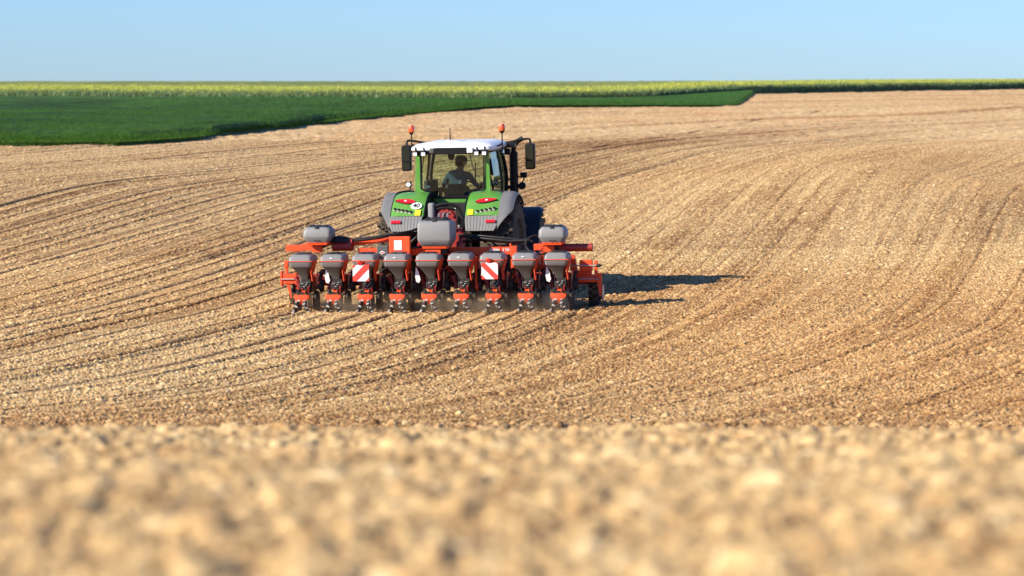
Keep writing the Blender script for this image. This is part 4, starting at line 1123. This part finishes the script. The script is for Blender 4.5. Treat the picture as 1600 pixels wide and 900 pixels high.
# ---- row unit
def row_unit():
    bm = B()
    prism(bm, [(-0.18, 0.30), (0.34, 0.30), (0.36, 0.52), (0.1, 0.60), (-0.05, 0.50), (-0.2, 0.38)], 'x', -0.045, -0.025)
    prism(bm, [(-0.18, 0.30), (0.34, 0.30), (0.36, 0.52), (0.1, 0.60), (-0.05, 0.50), (-0.2, 0.38)], 'x', 0.055, 0.075)
    for s in (-0.07, 0.10):
        for z in (0.33, 0.46): box(bm, (s, 0.48, z), (0.018, 0.34, 0.04), Matrix.Rotation(R(-4), 3, 'X'))
    ab(bm, -0.11, 0.14, 0.56, 0.618, 0.30, 0.56, 0.006)
    u = link('row_unit', bm, M['darkred'], pl)
    bm = B()
    box(bm, (0.125, -0.02, 0.72), (0.012, 0.26, 0.20), Matrix.Rotation(R(14), 3, 'Y'))
    box(bm, (0.105, -0.06, 0.60), (0.012, 0.14, 0.22), Matrix.Rotation(R(-8), 3, 'Y'))
    ab(bm, -0.245, 0.150, -0.248, 0.245, 0.812, 0.824, 0.004)
    link('hopper_bracket', bm, M['red'], u)
    bm = B()
    loft(bm, [(0.715, -0.055, 0, 0.150, 0.20, 0.04), (0.735, -0.055, 0, 0.172, 0.222, 0.04), (0.811, -0.05, 0, 0.188, 0.24, 0.04)])
    loft(bm, [(0.825, -0.05, 0, 0.190, 0.242, 0.04), (0.885, -0.05, 0, 0.182, 0.232, 0.05), (0.925, -0.05, 0, 0.135, 0.185, 0.05)])
    h = link('seed_hopper', bm, M['hopper'], u, True)
    bm = B()
    loft(bm, [(0.925, -0.05, 0, 0.125, 0.175, 0.05), (0.937, -0.05, 0, 0.12, 0.17, 0.05), (0.945, -0.05, 0, 0.08, 0.12, 0.04)])
    loft(bm, [(0.93, -0.05, -0.165, 0.02, 0.02, 0.01), (0.948, -0.05, -0.15, 0.018, 0.02, 0.01)])
    link('hopper_lid', bm, M['lid'], u, True)
    bm = B()
    loft(bm, [(0.46, -0.01, 0.02, 0.050, 0.07, 0.02), (0.55, -0.02, 0.02, 0.065, 0.09, 0.02), (0.66, -0.045, 0.0, 0.108, 0.16, 0.03), (0.716, -0.055, 0, 0.148, 0.198, 0.04)])
    link('hopper_cone', bm, M['hopperdk'], u, True)
    bm = B()
    cyl(bm, (-0.06, -0.06, 0.42), (0.09, -0.06, 0.42), 0.10, seg=20)
    ab(bm, -0.09, 0.09, -0.16, 0.06, 0.36, 0.47, 0.02)
    box(bm, (0, -0.12, 0.30), (0.05, 0.05, 0.16)); cyl(bm, (-0.05, -0.17, 0.4), (0.03, -0.17, 0.36), 0.02, seg=8)
    link('seed_meter', bm, M['iron'], u, True)
    bm = B()
    for x, z, l in ((-0.03, 0.46, 0.02), (0.03, 0.44, 0.015), (0.0, 0.41, 0.02), (0.045, 0.475, 0.012)): ab(bm, x - l, x + l * 0.6, -0.180, -0.170, z - 0.006, z + 0.006, 0.002)
    link('label_tag', bm, M['cast'], u)
    for s, w in ((1, 0.062), (-1, 0.055)):
        bm = B(); r_ = 0.175 if s > 0 else 0.165
        lathe_x(bm, [(-w / 2, 0.06), (-w / 2, r_ - 0.03), (-w * 0.4, r_), (w * 0.4, r_), (w / 2, r_ - 0.03), (w / 2, 0.06)], s * 0.155, 0.0 if s > 0 else 0.06, 0.165, 28)
        link('gauge_wheel', bm, M['smallwheel'], u, True)
    bm = B()
    for s in (-1, 1): cyl(bm, (s * 0.012, 0.12, 0.15), (s * 0.018, 0.12, 0.15), 0.17, seg=28)
    link('opener_disc', bm, M['steel'], u)
    bm = B(); ab(bm, 0.17, 0.24, 0.12, 0.26, 0.30, 0.50, 0.02); cyl(bm, (0.205, 0.05, 0.40), (0.205, 0.12, 0.40), 0.045, seg=12); box(bm, (0.20, 0.16, 0.56), (0.05, 0.08, 0.12), Matrix.Rotation(R(18), 3, 'Y'), 0.01)
    link('gearbox', bm, M['iron'], u, True)
    bm = B(); box(bm, (-0.20, 0.22, 0.44), (0.05, 0.05, 0.22), Matrix.Rotation(R(-20), 3, 'Y'), 0.006); ab(bm, -0.24, -0.14, 0.24, 0.30, 0.50, 0.56, 0.006); cyl(bm, (-0.19, 0.16, 0.36), (-0.19, 0.24, 0.36), 0.03, seg=10)
    link('side_arm', bm, M['darkred'], u)
    bm = B(); cyl(bm, (0.13, 0.16, 0.34), (0.16, 0.10, 0.62), 0.013, seg=8); cyl(bm, (-0.12, 0.14, 0.34), (-0.13, 0.10, 0.58), 0.010, seg=8); link('down_pressure_spring', bm, M['steel'], u)
    # rear closing arm (orange casting)
    bm = B()
    prism(bm, [(-0.115, 0.305), (-0.12, 0.25), (-0.08, 0.215), (-0.06, 0.15), (-0.015, 0.125), (0.035, 0.14), (0.06, 0.20), (0.125, 0.235), (0.135, 0.285), (0.07, 0.305), (0.0, 0.29)], 'y', -0.44, -0.34, bev=0.012)
    prism(bm, [(-0.40, 0.20), (-0.40, 0.27), (-0.15, 0.36), (-0.15, 0.30)], 'x', -0.03, 0.03)
    link('closing_arm', bm, M['red'], u, True)
    bm = B()
    ab(bm, -0.07, 0.09, -0.42, -0.33, 0.295, 0.315, 0.005); tube(bm, [(-0.06, -0.38, 0.31), (-0.07, -0.37, 0.36), (-0.09, -0.33, 0.38)], 0.008, 6)
    tube(bm, [(0.05, -0.38, 0.31), (0.07, -0.37, 0.37), (0.075, -0.33, 0.40)], 0.008, 6); ab(bm, -0.04, 0.03, -0.40, -0.34, 0.315, 0.335, 0.006)
    ab(bm, 0.10, 0.17, -0.36, -0.30, 0.28, 0.315, 0.006)
    link('depth_lever', bm, M['iron'], u)
    for s in (-1, 1):
        bm = B()
        rot = Matrix.Rotation(s * R(-20), 4, 'Y') @ Matrix.Rotation(s * R(12) + R(8), 4, 'Z')
        lathe_x(bm, [(-0.02, 0.03), (-0.024, 0.085), (0.0, 0.095), (0.024, 0.085), (0.02, 0.03)], 0, 0, 0, 24)
        mt = Matrix.Translation((s * 0.075 + 0.005, -0.47, 0.105)) @ rot
        bmesh.ops.transform(bm, matrix=mt, verts=bm.verts)
        bmesh.ops.transform(bm, matrix=mt.inverted(), verts=bm.verts)
        for k in range(8):
            a = k * 2 * PI / 8 + (0.2 if s > 0 else 0.55)
            rl = 0.094 + 0.008 * ((k * 5) % 3)
            c = Vector((s * 0.018 * ((k * 7) % 3 - 1), rl * math.cos(a), rl * math.sin(a)))
            box(bm, c, (0.034 + 0.012 * (k % 2), 0.026, 0.024), Matrix.Rotation(a - PI / 2, 3, 'X'), 0.004, mi=1)
        cyl(bm, (-0.03, 0, 0), (0.03, 0, 0), 0.022, seg=10, mi=1)
        bmesh.ops.transform(bm, matrix=mt, verts=bm.verts)
        link('press_wheel', bm, [M['smallwheel'], M['cast']], u, True)
    return u
def copy_tree(o, parent, dx):
    c = o.copy(); COL.objects.link(c); c.parent = parent
    c.location = (o.location.x + dx, o.location.y, o.location.z)
    for ch in [q for q in bpy.data.objects if q.parent == o and q != c]: copy_tree(ch, c, 0)
    return c
u0 = row_unit(); u0.location = (-4 * PITCH, 0, 0)
units = [u0] + [copy_tree(u0, pl, PITCH * k) for k in range(1, 9)]

# emblems on some of the seed hoppers
for k in (1, 3, 5, 7):
    x = (k - 4) * PITCH - 0.06
    bm = B(); prism(bm, [(x - 0.032, 0.868), (x, 0.858), (x + 0.032, 0.868), (x, 0.878)], 'y', -0.246, -0.238); link('emblem', bm, M['sticker'], pl)
# white tags hanging by some hoppers
for x in (-1.71, -0.235, 1.87):
    bm = B(); prism(bm, [(x - 0.03, 0.71), (x + 0.012, 0.62), (x + 0.04, 0.50), (x + 0.015, 0.45), (x - 0.03, 0.47), (x - 0.045, 0.56)], 'y', -0.06, -0.05); link('white_guard', bm, M['sticker'], pl)

# warning boards
for x0, sgn in ((-1.245, 1), (0.835, -1)):
    z0 = 0.50 if sgn > 0 else 0.52; S_ = 0.262; y0 = -0.30
    bm = B(); ab(bm, x0, x0 + S_, y0, y0 + 0.012, z0, z0 + S_)
    wb = link('warning_board', bm, M['sticker'], pl, label='white board with red diagonal stripes on the ' + ('left' if sgn > 0 else 'right') + ' half of the planter')
    bm = B()
    def clip_band(a, b):
        pts = []
        # band between lines  u - v = a and u - v = b inside the unit square
        sq = [(0, 0), (1, 0), (1, 1), (0, 1)]
        def cut(poly, f):
            out = []
            for i in range(len(poly)):
                p, q = poly[i], poly[(i + 1) % len(poly)]; fp, fq = f(p), f(q)
                if fp >= 0: out.append(p)
                if fp * fq < 0:
                    t = fp / (fp - fq); out.append((p[0] + (q[0] - p[0]) * t, p[1] + (q[1] - p[1]) * t))
            return out
        return cut(cut(sq, lambda p: p[0] - p[1] - a), lambda p: b - (p[0] - p[1]))
    for a, b in ((-0.28, 0.22), (0.78, 1.0), (-1.0, -0.78)) if sgn > 0 else ((-0.22, 0.22), (0.72, 1.0), (-1.0, -0.9)):
        po = clip_band(a, b)
        if len(po) < 3: continue
        po = [((u if sgn > 0 else 1 - u), v) for u, v in po]
        prism(bm, [(x0 + u * S_, z0 + v * S_) for u, v in po], 'y', y0 - 0.005, y0 - 0.002)
    link('stripe', bm, M['signred'], wb)
    bm = B(); xc = x0 + S_ / 2
    ab(bm, xc - 0.03, xc + 0.03, y0 + 0.0125, y0 + 0.05, z0 + 0.05, z0 + S_ + 0.06, 0.005); ab(bm, xc - 0.02, xc + 0.02, y0 + 0.03, 0.6, z0 + 0.02, z0 + 0.06)
    for k in range(3): cyl(bm, (xc + 0.02 + 0.05 * k, y0 + 0.06, z0 + 0.12), (xc + 0.04 + 0.045 * k, y0 + 0.03, z0 + S_ + 0.05 - 0.02 * k), 0.010, seg=8)
    link('board_bracket', bm, M['red'], wb)
    bm = B(); ab(bm, xc - 0.055, xc - 0.01, y0 - 0.02, y0 + 0.01, z0 + S_ + 0.045, z0 + S_ + 0.075, 0.006); link('amber_lamp', bm, M['amber'], wb)
    bm = B(); ab(bm, xc - 0.045, xc + 0.02, y0 - 0.02, y0 + 0.01, z0 + S_ + 0.005, z0 + S_ + 0.043, 0.006); link('red_lamp', bm, M['redlens'], wb)

# left end bracket, stake, wheels
bm = B(); ab(bm, -2.57, -2.30, 0.34, 0.44, 0.42, 0.58, 0.01); ab(bm, -2.575, -2.55, 0.33, 0.46, 0.38, 0.62); ab(bm, -2.33, -2.31, 0.33, 0.46, 0.40, 0.60)
prism(bm, [(-2.49, 0.42), (-2.43, 0.42), (-2.40, 0.20), (-2.42, 0.18)], 'y', 0.36, 0.385)
ab(bm, -2.52, -2.45, 0.36, 0.42, 0.68, 0.79, 0.012); ab(bm, -2.505, -2.465, 0.37, 0.41, 0.57, 0.68, 0.004)
link('end_bracket', bm, M['red'], pl)
bm = B(); cyl(bm, (-2.56, 0.32, 0.495), (-2.28, 0.32, 0.495), 0.010, seg=8); cyl(bm, (-2.56, 0.38, 0.74), (-2.5, 0.38, 0.74), 0.012, seg=8); link('steel_rod', bm, M['steel'], pl)
# right end toolbar and marker rod
bm = B()
ab(bm, 2.20, 2.66, 0.36, 0.46, 0.41, 0.52, 0.01); prism(bm, [(2.60, 0.56), (2.665, 0.56), (2.665, 0.24), (2.64, 0.17), (2.60, 0.36)], 'y', 0.345, 0.36)
ab(bm, 2.32, 2.52, 0.30, 0.42, 0.60, 0.77, 0.012); prism(bm, [(2.16, 0.60), (2.28, 0.60), (2.24, 0.84), (2.19, 0.86)], 'y', 0.32, 0.40); ab(bm, 2.18, 2.5, 0.40, 0.46, 0.50, 0.60)
ab(bm, 2.56, 2.61, 0.28, 0.34, 0.52, 0.76, 0.006)
for x in (2.24, 2.36, 2.48, 2.57): cyl(bm, (x, 0.34, 0.47), (x, 0.36, 0.47), 0.02, seg=6)
link('end_bracket', bm, M['red'], pl)
bm = B(); cyl(bm, (2.08, 0.27, 0.685), (2.62, 0.27, 0.685), 0.011, seg=8); cyl(bm, (2.2, 0.33, 0.468), (2.63, 0.33, 0.468), 0.009, seg=8)
link('steel_rod', bm, M['steel'], pl)
bm = B(); cyl(bm, (2.60, 0.27, 0.685), (2.65, 0.27, 0.685), 0.03, seg=12); cyl(bm, (2.65, 0.27, 0.685), (2.70, 0.27, 0.685), 0.02, 0.006, 12); link('marker_tip', bm, M['iron'], pl)
for x, r_ in ((-2.36, 0.24), (2.50, 0.24), (-0.78, 0.24), (1.32, 0.24)):
    w = wheel('support_wheel', pl, x, 0.72, r_ - 0.02, r_, 0.15, 0.12, 14, 1 if x > 0 else -1, M['steel'])
    bm = B(); prism(bm, [(0.62, 0.50), (0.74, 0.50), (0.75, 0.22), (0.68, 0.22)], 'x', x + 0.085, x + 0.10); link('wheel_leg', bm, M['red'], w)
# posts and linkages between the units
for i, k in enumerate(range(8)):
    bm = B(); x = (k - 3.5) * PITCH
    ab(bm, x - 0.11, x + 0.13, 0.50, 0.56, 0.40, 0.48, 0.006)
    box(bm, (x + 0.03, 0.30, 0.44), (0.16, 0.03, 0.035), Matrix.Rotation(R(12 + 9 * (k % 3)), 3, 'Y'))
    ab(bm, x + 0.02, x + 0.05, 0.42, 0.52, 0.42, 0.62 + 0.08 * (k % 3))
    box(bm, (x - 0.05, 0.40, 0.60), (0.09, 0.06, 0.07), Matrix.Rotation(R(20 * (k % 2) - 8), 3, 'Y'), 0.01)
    link('linkage', bm, M['darkred'] if i % 3 else M['red'], pl)  # mostly the darker red, which paints in the shade between units
for x in (-1.70, -1.18, 0.22, 1.72):
    bm = B(); ab(bm, x - 0.07, x + 0.12, 0.30, 0.38, 0.60, 0.70, 0.01); ab(bm, x - 0.03, x + 0.02, 0.30, 0.36, 0.66, 0.90, 0.006); link('upright_bracket', bm, M['red'], pl)
for x in (-0.30, -0.42, 1.80, 1.86):
    bm = B(); cyl(bm, (x, 0.25, 0.58), (x, 0.25, 0.86), 0.018, seg=10); link('spring_rod', bm, M['red'], pl)
bm = B(); cyl(bm, (0.69, 0.05, 0.29), (0.69, 0.05, 0.85), 0.015, seg=10); cyl(bm, (0.69, 0.05, 0.27), (0.69, 0.05, 0.42), 0.028, seg=10); cyl(bm, (0.69, 0.05, 0.83), (0.69, 0.05, 0.86), 0.022)
link('jack_stand', bm, M['red'], pl); bm = B(); ab(bm, 1.20, 1.30, 0.36, 0.46, 0.82, 1.0, 0.008); cyl(bm, (1.20, 0.4, 1.0), (1.20, 0.4, 1.04), 0.018)
link('beam_end', bm, M['red'], pl)
for i, k in enumerate(range(8)):
    bm = B(); x = (k - 3.5) * PITCH
    tube(bm, [(x - 0.1, 0.2, 0.60), (x - 0.02, 0.12, 0.66), (x + 0.07, 0.15, 0.60), (x + 0.12, 0.2, 0.45)], 0.012, 6)
    tube(bm, [(x + 0.1, 0.5, 0.80), (x + 0.0, 0.4, 0.72), (x - 0.08, 0.3, 0.55)], 0.012, 6); link('seed_hose', bm, M['hose'], pl, True)
bm = B(); tube(bm, [(1.11, 0.1, 0.90), (1.13, 0.0, 0.76), (1.10, -0.1, 0.62), (1.02, -0.15, 0.52)], 0.017, 8)
link('seed_hose', bm, M['hose'], pl, True)

# ---------------------------------------------------------------- dust raised by the planter
def dust():
    m = bpy.data.materials.new('dust_volume'); m.use_nodes = True
    nt = m.node_tree; nt.nodes.clear()
    o = nt.nodes.new('ShaderNodeOutputMaterial'); v = nt.nodes.new('ShaderNodeVolumePrincipled')
    v.inputs['Color'].default_value = (0.88, 0.60, 0.36, 1); v.inputs['Anisotropy'].default_value = 0.2
    tc = nt.nodes.new('ShaderNodeTexCoord'); sp = nt.nodes.new('ShaderNodeSeparateXYZ')
    nt.links.new(tc.outputs['Object'], sp.inputs[0])
    n = nt.nodes.new('ShaderNodeTexNoise'); n.inputs['Scale'].default_value = 3.2; n.inputs['Detail'].default_value = 3
    nt.links.new(tc.outputs['Object'], n.inputs['Vector'])
    def mth(op, a, c=None, cl=False):
        x = nt.nodes.new('ShaderNodeMath'); x.operation = op; x.use_clamp = cl
        for i, k in enumerate((a, c)):
            if k is None: continue
            if isinstance(k, (int, float)): x.inputs[i].default_value = k
            else: nt.links.new(k, x.inputs[i])
        return x.outputs[0]
    def mr(sock, a, b):
        r = nt.nodes.new('ShaderNodeMapRange'); r.interpolation_type = 'SMOOTHSTEP'; r.inputs['From Min'].default_value = a; r.inputs['From Max'].default_value = b
        nt.links.new(sock, r.inputs['Value']); return r.outputs['Result']
    dens = mth('MULTIPLY', mth('SUBTRACT', n.outputs['Fac'], 0.44, True), 14.0)
    fade = mth('MULTIPLY', mr(sp.outputs['Z'], 0.36, 0.0), mth('MULTIPLY', mr(sp.outputs['X'], -2.3, -1.0), mr(sp.outputs['X'], 2.4, 1.9)))
    fade = mth('MULTIPLY', fade, mth('MULTIPLY', mr(sp.outputs['Y'], -0.9, -0.5), mr(sp.outputs['Y'], 0.9, 0.3)))
    nt.links.new(mth('MULTIPLY', dens, fade), v.inputs['Density'])
    nt.links.new(v.outputs[0], o.inputs['Volume'])
    bm = B(); ab(bm, -2.35, 2.45, -0.95, 0.95, -0.06, 0.45)
    d = link('dust_cloud', bm, m, None); d.matrix_world = P_M
    d['kind'] = 'stuff'; d['label'] = 'thin brown dust swirling round the planter press wheels'; d['category'] = 'dust'
dust()
